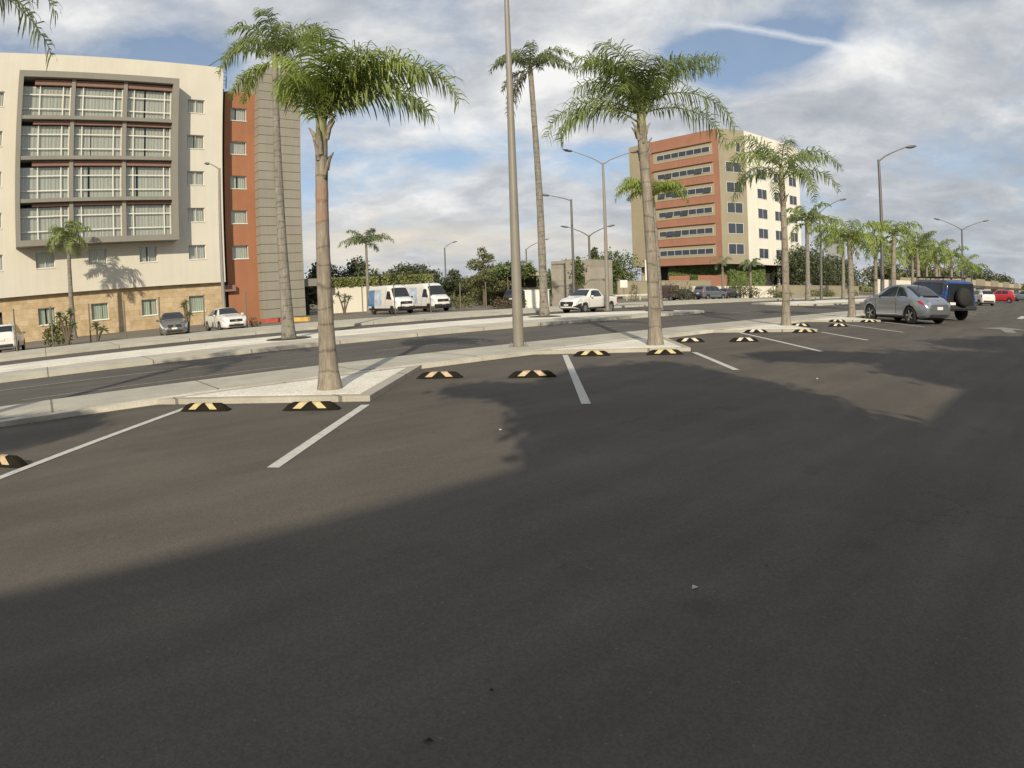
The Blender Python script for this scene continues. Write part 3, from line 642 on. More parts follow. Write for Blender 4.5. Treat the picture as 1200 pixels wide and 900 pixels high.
# projecting bay
mb = MB(); Y0 = -1.6
mb.box(-10.6, 3.54, Y0, 0, 21.78, 22.32); mb.box(-10.6, 3.54, Y0, 0, 7.66, 8.15); mb.box(-10.6, -10.2, Y0, 0, 8.15, 21.78); mb.box(3.0, 3.54, Y0, 0, 8.15, 21.78)
mb.build('bay_frame', M['bayg'], hotel)
SL = [8.15, 11.51, 15.04, 18.47]
for z in SL[1:]:
    mb = MB(); mb.box(-10.2, 3.0, Y0 + .06, -.02, z - .31, z); mb.build('bay_slab', M['bayg'], hotel)
mb = MB(); mb.quad((-10.2, -.04, 8.15), (3.0, -.04, 8.15), (3.0, -.04, 21.78), (-10.2, -.04, 21.78)); mb.build('bay_back_wall', M['interior'], hotel)
tops = [11.2, 14.73, 18.16, 21.78]
for z, zt in zip(SL, tops):
    for a in (-5.86, -1.27):
        mb = MB(); mb.box(a - .17, a + .17, Y0 + .35, -.5, z, zt); mb.build('bay_pier', M['bayg'], hotel)
    for u, (a0, a1, ms) in enumerate(((-10.2, -6.03, (-8.72, -6.72)), (-5.69, -1.44, (-4.98, -2.2)), (-1.1, 3.0, (-.43, 2.36)))):
        y = -.9
        rp = MB(); rp.box(a0 + (1.0 if u == 0 else 0), a1, y - .25, y + .06, z + 2.76, min(z + 3.2, zt - .06)); rp.build('red_panel', M['redp'], hotel)
        fr = MB(); fw = .045
        for mz in (z + .73, z + 1.96): fr.box(a0, a1, y - .05, y, mz - fw, mz + fw)
        for ma in ms: fr.box(ma - fw, ma + fw, y - .053, y + .003, z + .04, z + 2.72)
        fr.box(a1 - .1, a1 - .02, y - .053, y + .003, z + .04, z + 2.72); fr.box(a0, a1, y - .05, y, z, z + .04)
        w_ = fr.build('window', M['wframe'], hotel)
        g_ = MB(); g_.quad((a0, y + .02, z), (a1, y + .02, z), (a1, y + .02, z + 2.74), (a0, y + .02, z + 2.74)); g_.build('pane', M['glass'], w_)
        c_ = MB(); n = 46; vs = []; fs = []; g0 = rnd.uniform(.25, .6); gw = rnd.choice([.04, .0, .02, 0])
        for i in range(n + 1):
            a = a0 + (a1 - a0) * i / n; yy = y + .16 + .022 * math.sin(i * 1.9 + math.sin(i * .7)); vs += [(a, yy, z), (a, yy, z + 2.7)]
            if i and not (g0 < i / n < g0 + gw): fs.append((2 * i - 2, 2 * i, 2 * i + 1, 2 * i - 1))
        c_.add(vs, fs); c_.build('curtain', M['curtain'], w_)
# terracotta wing
rh = [(9.55, 11.25, z - 1.3, z) for z in TOPZ]
mb = MB(); holes_wall(mb, 8.95, 12.3, 0, 22.6, 1.5, rh, .2); mb.quad((8.95, 1.5, 22.6), (12.3, 1.5, 22.6), (12.3, 14, 22.6), (8.95, 14, 22.6)); mb.build('terracotta_wall', M['terra'], hotel)
mb = MB(); mb.box(8.0, 8.93, 1.75, 13, 0, 22.9); mb.build('recess_wall', M['brown'], hotel)
for h in rh: window(hotel, *h, 1.7, False)
mb = MB(); mb.quad((9, 2.3, 1), (12.2, 2.3, 1), (12.2, 2.3, 22), (9, 2.3, 22)); mb.build('interior', M['interior'], hotel)
# slatted tower
mb = MB(); z = 0.0; tw = 25.3; ny = 28; hz = tw / ny
for i in range(ny):
    z0 = i * hz; o = .0
    mb.prism([(12.12, .32), (16.62, .32), (16.62, 8), (12.12, 8)], z0 + .045, z0 + hz - .0, 0)
mb.build('slatted_wall', M['slat'], hotel)
mb = MB(); mb.box(12.18, 16.56, .4, 7.9, 0, tw); mb.build('tower_core', M['slatdark'], hotel)
# roof ladder and antenna frame
mb = MB()
mb.tube([(6.6, .6, 24.4), (9.2, 1.2, 26.6)], .05, 6); mb.tube([(8.6, 1.2, 22.8), (8.6, 1.2, 25.6)], .05, 6); mb.tube([(8.95, 1.2, 22.8), (8.95, 1.2, 25.6)], .05, 6)
for k in range(6): mb.tube([(8.6, 1.2, 23.2 + k * .4), (8.95, 1.2, 23.2 + k * .4)], .025, 5)
mb.build('roof_ladder', M['galvD'], hotel)
mb = MB(); mb.box(8.35, 9.6, 1.0, 1.5, 2.9, 3.5); mb.build('canopy_box', M['redp'], hotel)

# service canopy right of the tower
cpo = empty('service_shelter', (-32.195, 49.753, 0), HR, 'dark open service bay under a grey slab roof beside the slatted tower', 'shelter')
mb = MB(); mb.box(16.7, 19.9, 1.2, 7, 3.0, 3.75); mb.build('roof', M['bayg'], cpo)
mb = MB(); mb.box(16.7, 19.5, 5.5, 5.8, 0, 3.0); mb.build('back_wall', M['interior'], cpo)
mb = MB(); mb.box(19.35, 19.62, 1.3, 1.6, 0, 3.0); mb.build('post', M['signwhite'], cpo)

# painted kerb in front of the hotel wing
k0 = Vector((-21.6, 49.2, 0)); k1 = Vector((-15.6, 45.9, 0)); kd = (k1 - k0); kl = kd.length; ka = math.atan2(kd.y, kd.x)
mb = MB(); mb.box(0, kl * .86, -.12, .12, 0, .3); o = mb.build('red_kerb', M['kerbred'], None, k0); o.rotation_euler = (0, 0, ka); tag(o, 'long low kerb painted red at the foot of the slatted tower', 'kerb')
mb = MB(); mb.box(kl * .862, kl * 1.12, -.12, .12, 0, .3); o = mb.build('yellow_kerb', M['kerbyel'], None, k0); o.rotation_euler = (0, 0, ka); tag(o, 'short low kerb painted yellow at the end of the red kerb', 'kerb')

# ------------------------------------------------------------------ office tower on the right
def P3(p, z): return (p[0], p[1], z)
TL, RL, RR_, GR, WR, BK, BL = (22.4, 112.6), (24.3, 109.6), (33.9, 96.9), (38.7, 97.6), (53, 107.3), (50, 121), (34, 126)
ctr = Vector((36, 108, 0))
office = empty('office_tower', (36, 108, 0), 0, 'tower with a terracotta banded front, grey corner and white side above a green wall', 'office building')
Z0, Z1 = 5.2, 27.05
def face_frame(p, q):
    p = Vector((*p, 0)) - ctr; q = Vector((*q, 0)) - ctr; d = (q - p); L = d.length; d.normalize(); nn = Vector((d.y, -d.x, 0))
    return (lambda a, o, z: p + d * a + nn * o + UP * z), L
def fbox(mb, F, a0, a1, o0, o1, z0, z1, mi=0):
    vs = [F(a, o, z) for z in (z0, z1) for o in (o1, o0) for a in (a0, a1)]
    mb.add(vs, [(0, 2, 3, 1), (4, 5, 7, 6), (0, 1, 5, 4), (2, 6, 7, 3), (0, 4, 6, 2), (1, 3, 7, 5)], mi)
# wall slabs, each face its own part
for nm, p, q, mt in (('tan_wall', TL, RL, 'tan'), ('terracotta_wall', RL, RR_, 'terra2'), ('corner_wall', RR_, GR, 'tan2'), ('white_wall', GR, WR, 'white_s'), ('end_wall', WR, BK, 'tan'), ('back_wall', BK, BL, 'tan'), ('side_wall', BL, TL, 'tan')):
    F, L = face_frame(p, q); mb = MB(); fbox(mb, F, 0, L, -.35, 0, Z0, Z1); mb.build(nm, M[mt], office)
mb = MB(); mb.add([P3((x - 36, y - 108), 26.4) for x, y in (TL, RL, RR_, GR, WR, BK, BL)], [tuple(range(7))]); mb.build('roof', M['tan2'], office)
mb = MB(); mb.add([P3((x - 36, y - 108), 5.25) for x, y in (TL, RL, RR_, GR, WR, BK, BL)], [tuple(range(7))]); mb.build('soffit', M['tan2'], office)
def owin(F, a0, a1, z0, z1, nd, o=0.0, tilt=None):
    fr = MB(); fw = .06
    fbox(fr, F, a0 - fw, a1 + fw, o, o + .05, z0 - fw, z0); fbox(fr, F, a0 - fw, a1 + fw, o, o + .05, z1, z1 + fw)
    for i in range(nd + 1):
        a = a0 + (a1 - a0) * i / nd; fbox(fr, F, a - fw / 2, a + fw / 2, o + .001, o + .052, z0, z1)
    w_ = fr.build('window', M['off_frame'], office)
    g_ = MB()
    for i in range(nd):
        b0 = a0 + (a1 - a0) * i / nd + .03; b1 = a0 + (a1 - a0) * (i + 1) / nd - .03
        ot = .25 if (tilt and rnd.random() < tilt) else .02
        g_.add([F(b0, o + ot, z0), F(b1, o + ot, z0), F(b1, o + .02, z1), F(b0, o + .02, z1)], [(0, 1, 2, 3)])
    g_.build('pane', M['off_glass'], w_)
F, L = face_frame(RL, RR_)
for k in range(6):
    zt = 25.0 - 3.31 * k
    mb = MB(); fbox(mb, F, 2.3, 14.75, .0, .05, zt - 2.05, zt); mb.build('window_band', M['tan'], office)
    mb = MB(); fbox(mb, F, 2.2, 14.85, .0, .32, zt + .0, zt + .14); mb.build('band_ledge', M['terra2'], office)
    owin(F, 3.15, 14.25, zt - 1.55, zt - .72, 7, .05, [0, .5, .3, .4, .5, .1][k])
F, L = face_frame(RR_, GR)
for k in range(6):
    zt = 21.62 - 3.31 * (k - 1)
    if k == 0: owin(F, 3.15, 4.0, zt - 1.55, zt, 1)
    else: owin(F, 1.15, 3.95, zt - 1.6, zt, 2)
F, L = face_frame(GR, WR)
for k in range(6):
    zt = 24.4 - 3.31 * k
    for a0, a1 in ((3.05, 5.9), (8.35, 10.9), (13.45, 16.0)): owin(F, a0, a1, zt - 1.55, zt, 2)
# glazed stair behind the white side
F, L = face_frame(WR, BK)
for k in range(6): owin(F, .8, 3.6, 6.2 + 3.31 * k, 8.4 + 3.31 * k, 1)
# recessed ground floor: green wall, red panels, dark hall, columns
def leafy_sheet(mb, F, a0, a1, z0, z1, n, size):
    for _ in range(n):
        a = rnd.uniform(a0, a1); z = rnd.uniform(z0, z1); o = rnd.uniform(.02, .2); c = F(a, o, z)
        u = Vector((rnd.uniform(-1, 1), rnd.uniform(-1, 1), rnd.uniform(-1, 1))).normalized(); v = u.cross(Vector((rnd.uniform(-1, 1), rnd.uniform(-1, 1), rnd.uniform(-1, 1)))).normalized()
        s_ = size * rnd.uniform(.6, 1.3); mb.add([c - u * s_, c - v * s_ * .6, c + u * s_, c + v * s_ * .6], [(0, 1, 2, 3)])
GF0, GF1, GF2 = (27.6, 107.5), (36.0, 98.9), (43.5, 102.2)
mb = MB()
F, L = face_frame(GF0, GF1); fbox(mb, F, 0, L, -.3, 0, 0, Z0 - .02); leafy_sheet(mb, F, 0, L, 0, 5.1, 2200, .16)
F2, L2 = face_frame(GF1, GF2); fbox(mb, F2, 0, L2, -.3, 0, 0, Z0 - .02); leafy_sheet(mb, F2, 0, L2, 0, 5.1, 1500, .16)
mb.build('green_wall', M['greenwall'], office)
for a0, a1 in ((.3, 4.3), (6.0, 11.3)):
    mb = MB(); fbox(mb, F, a0, a1, .0, .28, .8, 3.5); mb.build('red_panel', M['terra2'], office)
mb = MB(); F3, L3 = face_frame((43.5, 103.5), (52, 109.3)); fbox(mb, F3, 0, L3, -.3, 0, 0, Z0 - .02); mb.build('dark_hall', M['interior'], office)
for a in (3.5, 8.0):
    mb = MB(); c = F3(a, 1.2, 0); mb.tube([c, c + UP * (Z0 - .02)], .28, 10); mb.build('column', M['white_s'], office)
mb = MB(); F4, L4 = face_frame((23.5, 112.5), (27.4, 108.2)); fbox(mb, F4, 0, L4, -3.0, -2.8, 0, Z0 - .02); mb.build('dark_hall', M['interior'], office)
mb = MB(); c = F4(.6, -.4, 0); mb.tube([c, c + UP * (Z0 - .02)], .3, 10); mb.build('column', M['tan'], office)

# ------------------------------------------------------------------ walls, fences, small buildings
def wall(p, q, z0, z1, th, mat, name, label, cat='wall', capm=None):
    p = Vector((*p, 0)); q = Vector((*q, 0)); d = q - p; L = d.length
    root = empty(name, p, math.atan2(d.y, d.x), label, cat)
    mb = MB(); mb.box(0, L, -th / 2, th / 2, z0, z1); mb.build('wall_panel', M[mat], root)
    if capm: mb = MB(); mb.box(-.03, L + .03, -th / 2 - .04, th / 2 + .04, z1, z1 + .1); mb.build('coping', M[capm], root)
    return root, L
r_, L_ = wall((-19.3, 66.2), (-8.6, 71.5), 0, 2.75, .25, 'cream', 'garden_wall', 'cream garden wall behind the vans with a clipped hedge on top')
r2_, L2_ = wall((15.2, 88), (30.5, 93), 0, 2.45, .25, 'beige_wall', 'boundary_wall', 'long beige boundary wall right of the white pickup', capm='beige_wall')
r3_, _ = wall((25.6, 86.2), (36.5, 82.2), 0, 1.55, .2, 'cream', 'boundary_wall', 'low cream boundary wall at the foot of the office tower', capm='cream')
r4_, _ = wall((36.8, 82.6), (60, 99), 0, 1.7, .2, 'beige_wall', 'boundary_wall', 'pale low wall under the round dark tree', capm='beige_wall')
r5_, _ = wall((12.3, 74.5), (20.5, 80.5), .55, .75, .1, 'signwhite', 'barrier_rail', 'white low rail along the kerb in front of the beige wall', 'rail')
for k in range(5):
    mb = MB(); mb.box(k * 2.4, k * 2.4 + .1, -.05, .05, 0, .55); mb.build('rail_post', M['signwhite'], r5_)
# hedge on the wall
mb = MB()
for _ in range(5200):
    c = Vector((rnd.uniform(-.1, L_), rnd.uniform(-.5, .5), 2.8 + rnd.uniform(0, 1.0)))
    u = Vector((rnd.uniform(-1, 1), rnd.uniform(-1, 1), rnd.uniform(-1, 1))).normalized(); v = u.cross(Vector((.3, rnd.uniform(-1, 1), rnd.uniform(-1, 1)))).normalized(); s_ = rnd.uniform(.07, .16)
    mb.add([c - u * s_, c - v * s_ * .6, c + u * s_, c + v * s_ * .6], [(0, 1, 2, 3)])
o = mb.build('hedge', M['hedge'], None, (-19.3, 66.2, 0)); o.rotation_euler = (0, 0, math.atan2(5.3, 10.7)); tag(o, 'yellow-green clipped hedge along the top of the cream garden wall', 'hedge')

blk = empty('block_building', (3.9, 57.4, 0), math.atan2(-3.5, 5.2) + .0, 'plain grey block building behind the white pickup with a small dark opening', 'building')
mb = MB(); holes_wall(mb, 0, 3.9, 0, 4.1, 0, [(2.9, 3.4, 1.9, 2.6)], .25); mb.quad((3.9, 0, 0), (4.7, 3.0, 0), (4.7, 3.0, 4.1), (3.9, 0, 4.1)); mb.quad((0, 3, 0), (0, 0, 0), (0, 0, 4.1), (0, 3, 4.1)); mb.quad((0, 0, 4.05), (3.9, 0, 4.05), (4.7, 3, 4.05), (0, 3, 4.05)); mb.build('wall', M['concblk'], blk)
mb = MB(); mb.quad((2.8, .24, 1.8), (3.5, .24, 1.8), (3.5, .24, 2.7), (2.8, .24, 2.7)); mb.build('opening', M['interior'], blk)
cnp = empty('concrete_canopy', (.6, 66, 0), 0, 'open concrete canopy with a dark back, left of the grey block building', 'canopy')
mb = MB(); mb.box(-1.7, 3.4, 0, 5, 3.05, 3.35); mb.build('roof', M['tan'], cnp)
mb = MB(); mb.box(.4, 2.4, 2.5, 2.7, 0, 3.05); mb.build('back_wall', M['interior'], cnp)
for x in (.3, 3.0):
    mb = MB(); mb.box(x - .12, x + .12, .3, .54, 0, 3.05); mb.build('post', M['tan2'], cnp)
cab = empty('utility_cabinet', (2.2, 50.2, 0), R(-10), 'white utility cabinet behind the second median palm', 'cabinet')
mb = MB(); mb.box(-.95, .95, 0, .7, .12, 1.5); mb.build('body', M['signwhite'], cab)
mb = MB(); mb.box(-1.02, 1.02, -.05, .75, 1.5, 1.56); mb.build('lid', M['wframe'], cab)
mb = MB(); mb.box(-1, 1, -.03, .73, 0, .12); mb.build('plinth', M['concblk'], cab)
for x in (-.47, .48):
    mb = MB(); mb.box(x - .44, x + .44, -.02, 0, .2, 1.42); mb.build('door', M['signwhite'], cab)
# signs
def sign(loc, w, h, z0, label, rz=0, post=True, mat='signwhite'):
    root = empty('sign', loc, rz, label, 'sign')
    mb = MB(); mb.box(-w / 2, w / 2, -.03, .03, z0, z0 + h); mb.build('board', M[mat], root)
    if post: mb = MB(); mb.tube([(0, .06, 0), (0, .06, z0 + h * .9)], .04, 6); mb.build('post', M['galvD'], root)
sign((15.4, 84.0, 0), 1.0, 1.0, 1.6, 'square white sign board against the beige boundary wall')
sign((7.95, 60.8, 0), .75, .32, 2.75, 'small white sign fixed to the two-armed lamp post behind the pickup', 0, False)
sign((21.5, 96, 0), 1.0, 3.2, 2.6, 'tall narrow white sign board left of the second palm trunk')
sign((59, 86.5, 0), 1.3, 1.1, .7, 'small white sign board low above the bonnet of the grey coupe')
r6_, _ = wall((63, 97.5), (80, 107), 0, 3.0, .2, 'cream', 'boundary_wall', 'cream wall seen between the palm trunks above the grey coupe')
# store row on the right
sroot = empty('store_building', (86, 103, 0), math.atan2(31.2, 41), 'long low tan store row with brown awnings at the far right', 'store')
mb = MB(); mb.box(-1, 170, 0, 12, 0, 3.7); mb.build('wall', M['store'], sroot)
for i, a in enumerate((2, 17, 36, 55, 76, 98)):
    mb = MB(); mb.box(a, a + 9.5, -2.2, 0, 1.9, 2.5); mb.build('awning', M['awning'], sroot)
    mb = MB(); mb.box(a, a + 9.5, -.35, 0, 2.5, 4.0); mb.build('fascia', M['tan2'], sroot)
    mb = MB(); mb.box(a + .5, a + 9, -.06, 0, 0, 1.85); mb.build('shopfront', M['off_glass'], sroot)
# pale grey panel with a garage
gs = empty('panel_tower', (75, 131, 0), R(38), 'blank pale grey panel building with a small garage at its foot, behind the fourth palm', 'building')
mb = MB(); mb.box(-2.2, 2.3, 0, 3, 0, 12.0); mb.build('wall', M['slabgrey'], gs)
mb = MB(); mb.box(-7, 2.5, -1.6, -.3, 0, 4.2); mb.build('annex', M['tan2'], gs)
mb = MB(); mb.box(-5, -1.2, -1.72, -1.62, 0, 3.3); mb.build('garage_door', M['signwhite'], gs)
mb = MB(); mb.box(-5.4, -.8, -2.3, -1.62, 3.3, 3.7); mb.build('lintel', M['interior'], gs)

# fence posts along the far pavement
POSTS = [(-25.4, 26.6, 'slim fence post in front of the white car at the left edge'), (-25.0, 29.2, 'slim fence post beside the yuccas at the far left'), (-24.9, 32.6, 'slim fence post left of the slim hotel palm'), (-23.2, 34.0, 'slim fence post in front of the left stone base window'),
 (-20.2, 33.2, 'slim fence post before the left headlight of the grey sedan'), (-18.15, 35.0, 'slim fence post at the left side of the white sedan'), (-16.9, 38.6, 'slim fence post right of the white sedan, before the terracotta wall'), (-11.6, 49.3, 'slim fence post before the cream wall, left of the vans'),
 (-8.75, 48.0, 'slim fence post in front of the blue wrapped van'), (-6.1, 49.0, 'slim fence post between the fronts of the two vans'), (-3.9, 50.2, 'slim fence post just right of the second van'), (-1.9, 52.5, 'slim fence post left of the tall lamp pole, before the bushes')]
post0 = None
for i, (x, y, lab) in enumerate(POSTS):
    if post0 is None:
        mb = MB(); mb.tube([(0, 0, 0), (0, 0, 2.3)], .045, 8); mb.tube([(0, 0, 2.3), (0, 0, 2.34)], .055, 8); o = post0 = mb.build('fence_post', M['post'], None)
    else: o = post0.copy(); COL.objects.link(o)
    o.location = (x, y, 0); o.rotation_euler = (R(rnd.uniform(-2, 2)), R(rnd.uniform(-2, 2)), 0); tag(o, lab, 'fence post', 'slim fence posts along the far pavement')
for i, x in enumerate((25.9, 29.0, 31.9, 34.8)):
    o = post0.copy(); COL.objects.link(o); o.location = (x, 82.5 - (x - 26) * .38, 0); o.rotation_euler = (0, 0, 0); o.scale = (1.3, 1.3, .8)
    tag(o, ['dark fence post nearest the slate estate car, on the low cream wall', 'second dark fence post on the low cream wall from the slate estate car', 'third dark fence post on the low cream wall from the slate estate car', 'last dark fence post on the low cream wall, by the shrubs'][i], 'fence post', 'fence posts by the low cream wall')

# ------------------------------------------------------------------ trees and shrubs
def tree(base, clumps, n, size, label, mat='treeB', trunk=(.22, 3.0), group=None, cat='tree', name='leafy_tree', limbs=True, stretch=1.0):
    root = empty(name, base, 0, label, cat, group)
    mb = MB()
    cs = [Vector(c[:3]) for c in clumps]; th = trunk[1]
    mb.tube([(0, 0, -.1), (.05, .03, th * .5), (0, .05, th)], [trunk[0] * 1.3, trunk[0], trunk[0] * .75], 9)
    if limbs:
        for c in cs: mb.tube([(0, .02, th * .85), c * .5 + Vector((0, 0, th * .45)), c], [trunk[0] * .5, trunk[0] * .3, trunk[0] * .08], 6)
    mb.build('trunk', M['bark'], root)
    vol = np.array([c[3] * c[4] * c[5] for c in clumps]) ** .75; pr = vol / vol.sum()
    rg = np.random.default_rng(abs(hash(label)) % 9999 if False else sum(map(ord, label)))
    idx = rg.choice(len(clumps), n, p=pr)
    d = rg.normal(size=(n, 3)); d /= np.linalg.norm(d, axis=1)[:, None]; rr = rg.uniform(.25, 1.0, n) ** .45 * (1 + .16 * rg.normal(size=n))
    # sub-clusters: pull leaves toward random twig ends so that gaps open
    K = max(24, n // 45); tw = rg.normal(size=(K, 3)); tw /= np.linalg.norm(tw, axis=1)[:, None]
    t_ = tw[rg.integers(0, K, n)]; d = d * .42 + t_ * .75; d /= np.maximum(np.linalg.norm(d, axis=1)[:, None], .3)
    C = np.array([c[:3] for c in clumps])[idx]; S = np.array([c[3:6] for c in clumps])[idx]
    p = C + d * rr[:, None] * S
    u = rg.normal(size=(n, 3)); u /= np.linalg.norm(u, axis=1)[:, None]; w_ = np.cross(u, rg.normal(size=(n, 3))); w_ /= np.linalg.norm(w_, axis=1)[:, None]
    s_ = (size * rg.uniform(.55, 1.35, n))[:, None]
    V = np.stack([p - u * s_, p - w_ * s_ * .5, p + u * s_, p + w_ * s_ * .5], 1).reshape(-1, 3)
    cm = MB(); cm.v = [tuple(x) for x in V]; cm.f = [(4 * i, 4 * i + 1, 4 * i + 2, 4 * i + 3) for i in range(n)]; cm.m = [0] * n; cm.sm = [False] * n
    cm.build('crown', M[mat], root); return root
def clump(seed, k, R_, H_, z, flat=.7):
    r = random.Random(seed); out = []
    for i in range(k):
        a = i * 2.4 + r.random(); d = R_ * .62 * math.sqrt((i + .3) / k); s_ = R_ * r.uniform(.34, .5)
        out.append((d * math.cos(a), d * math.sin(a), z + H_ * r.uniform(.15, .95) * (1 - .45 * (d / R_)), s_, s_, s_ * flat))
    return out
GT = 'trees beyond the street'
# dark wood behind the garden wall
for i, (x, y, h, lab) in enumerate([(-24.5, 80, 8.3, 'dark tree just right of the slatted tower'), (-20.0, 82, 8.0, 'dark tree behind the nearest palm trunk'), (-15.6, 82, 7.8, 'dark tree left of the slender palm, behind the hedge'), (-12.0, 84, 7.5, 'dark tree right of the slender palm, behind the hedge')]):
    tree((x, y, 0), clump(100 + i, 13, 3.8, h - 2.6, .9, .9), 7000, .2, lab, 'treeA', (.2, 3), GT)
tree((-7.5, 86, 0), clump(110, 6, 2.2, 4.0, 1.0, .9), 2400, .16, 'thin dark tree with open twigs above the second van', 'treeA', (.16, 3.5), GT)
tree((-4.5, 92, 0), clump(111, 9, 4.2, 3.2, .5), 4200, .2, 'reddish brown bushy tree behind the second van', 'treeR', (.2, 2.5), GT)
tree((-9.5, 93, 0), clump(112, 9, 4.0, 2.7, .4), 4200, .2, 'low green tree behind the blue wrapped van', 'treeB', (.2, 2.2), GT)
tree((-1.5, 79, 0), clump(113, 10, 3.8, 3.6, .5), 4600, .18, 'olive green bushy tree just right of the second van', 'treeC', (.2, 2.2), GT)
# spire-like tree
sp = [(rnd.uniform(-.3, .3) + (1.9 - .26 * k) * math.cos(k * 2.4), (1.9 - .26 * k) * math.sin(k * 2.4), 2.0 + .6 * k, 1.5 - .16 * k, 1.5 - .16 * k, .6) for k in range(7)]
tree((-2.6, 66, 0), sp, 3600, .14, 'pale open tree with a spire top rising right of the vans', 'treeC', (.13, 5.2), GT)
for i, (x, y, h, lab) in enumerate([(1.0, 76, 4.4, 'olive bushes left of the concrete canopy'), (-.5, 70, 3.6, 'thicket between the spire tree and the tall lamp pole'), (4.5, 84, 5.0, 'green tree over the concrete canopy')]):
    tree((x, y, 0), clump(120 + i, 7, 3.4, h - 1.2, .4, .9), 4200, .17, lab, 'treeC' if i < 2 else 'treeB', (.18, 2), GT)
tree((-.1, 60, 0), [(0, 0, 3.6, 1.3, 1.3, .7), (1.1, .2, 3.2, .9, .9, .7), (-1.0, 0, 3.3, .8, .8, .6)], 900, .17, 'young tree with a bare pale trunk left of the tall lamp pole', 'treeB', (.08, 3.4), GT)
tree((1.5, 62, 0), [(0, 0, 3.9, 1.0, 1.0, .7), (.5, .2, 3.3, .8, .8, .6)], 600, .17, 'young thin trunked tree touching the tall lamp pole', 'treeB', (.07, 3.6), GT)
tree((5.7, 52.3, 0), [(0, 0, 3.0, .75, .75, .9), (.1, 0, 2.2, .5, .5, .5), (0, 0, 3.7, .35, .35, .5)], 900, .12, 'young tree tied to a stake against the grey block building', 'treeB', (.06, 3.0), GT)
# trees behind the pickup
tree((16.2, 104, 0), clump(130, 13, 6.2, 6.4, .6, .9), 8000, .22, 'broad round green tree behind the beige wall, right of the lamp post', 'treeB', (.3, 3), GT)
tree((10.5, 101, 0), clump(131, 10, 4.6, 5.6, .6, .9), 5200, .22, 'green tree behind the beige wall, right of the grey block building', 'treeB', (.25, 3), GT)
tree((15.4, 112, 0), [(0, 0, 2.4 + .8 * k, 2.0 - .2 * k, 2.0 - .2 * k, .9) for k in range(8)], 2600, .28, 'dark conical cypress behind the median lamp post', 'treeA', (.2, 8), GT, limbs=False)
# round tree by the office and the trees behind the coupe
tree((51.0, 104, 0), clump(140, 15, 7.0, 7.0, 1.4, .85), 9500, .23, 'big round dark green tree right of the office tower', 'treeA', (.35, 3), GT)
tree((62.0, 112, 0), clump(141, 11, 6.0, 6.6, 1.0, .85), 6000, .24, 'dark green tree behind the fourth palm', 'treeA', (.35, 3), GT)
for i, (x, y, h, lab) in enumerate([(92, 138, 12, 'brownish olive tree behind the coupe palms'), (101, 136, 12.5, 'tall brownish olive tree above the coupe roof'), (118, 146, 9, 'low olive tree behind the roof rack'), (134, 152, 9, 'low dark tree above the off-roader'), (150, 160, 8.5, 'low dark tree left of the far two-armed lamp'), (212, 178, 12, 'dark rounded tree above the store row at the right edge')]):
    tree((x, y, 0), clump(150 + i, 9, 7 if i != 5 else 9, h - 3, 1.0, .85), 4200, .34, lab, 'treeC' if i < 3 else 'treeA', (.4, 3), GT)
tree((119, 116, 0), clump(160, 6, 2.6, 3.6, .8, .9), 1200, .3, 'yellow-green shrub in front of the store at the right edge', 'hedge', (.2, 1.5), GT)
# distant wood
mbn = 7000; rg = np.random.default_rng(5); V = []
ang = rg.uniform(-1.0, 1.05, mbn); D = rg.uniform(240, 300, mbn); hh = (3.5 + 2.5 * np.sin(ang * 23) + 1.5 * np.sin(ang * 61 + 1)) ; z = rg.uniform(0, 1, mbn) * np.maximum(hh, 1.5)
c = np.stack([np.sin(ang) * D, np.cos(ang) * D, z], 1); u = rg.normal(size=(mbn, 3)); u /= np.linalg.norm(u, axis=1)[:, None]; w_ = np.cross(u, rg.normal(size=(mbn, 3))); w_ /= np.linalg.norm(w_, axis=1)[:, None]; s_ = rg.uniform(.6, 1.4, mbn)[:, None]
V = np.stack([c - u * s_, c - w_ * s_ * .6, c + u * s_, c + w_ * s_ * .6], 1).reshape(-1, 3)
mb = MB(); mb.v = [tuple(x) for x in V]; mb.f = [(4 * i, 4 * i + 1, 4 * i + 2, 4 * i + 3) for i in range(mbn)]; mb.m = [0] * mbn; mb.sm = [False] * mbn
o = mb.build('distant_wood', M['treeC'], None); tag(o, 'low far-off line of trees along the horizon', 'wood', None, 'stuff')

# yuccas, shrubs and young plants on the hotel side
def yucca(base, stems, label, rs=.5, name='yucca', n=34, mat='leafD'):
    root = empty(name, base, 0, label, 'plant', 'plants on the hotel side')
    tb = MB(); lb = MB()
    for dx, dy, h in stems:
        tb.tube([(0, 0, 0), (dx * .4, dy * .4, h * .5), (dx, dy, h)], [.09, .075, .06], 7)
        for i in range(n):
            a = rnd.uniform(0, 6.28); e = R(rnd.uniform(-35, 85)); d = Vector((math.cos(a) * math.cos(e), math.sin(a) * math.cos(e), math.sin(e))); c = Vector((dx, dy, h)); s_ = d.cross(UP).normalized() * .03 * rs / .4
            l = rs * rnd.uniform(.7, 1.1); lb.add([c - s_, c + s_, c + d * l * .6 + s_ * .8, c + d * l - UP * .08, c + d * l * .6 - s_ * .8], [(0, 1, 2, 3, 4)])
    tb.build('stem', M['bark'], root); lb.build('leaves', M[mat], root)
yucca((-24.6, 30.0, 0), [(0, 0, 1.5), (.35, .1, 1.9), (-.45, 0, 1.75), (.55, -.1, 1.2)], 'branched yucca beside the white car at the left edge', .42)
yucca((-25.8, 34.5, 0), [(0, 0, .9), (.5, 0, .7)], 'low yucca clump left of the slim hotel palm', .5)
yucca((-18.55, 33.6, 0), [(.0, .0, 1.9), (.22, 0, 1.25), (-.15, 0, 1.75)], 'twisted sapling in front of the grey sedan', .32)
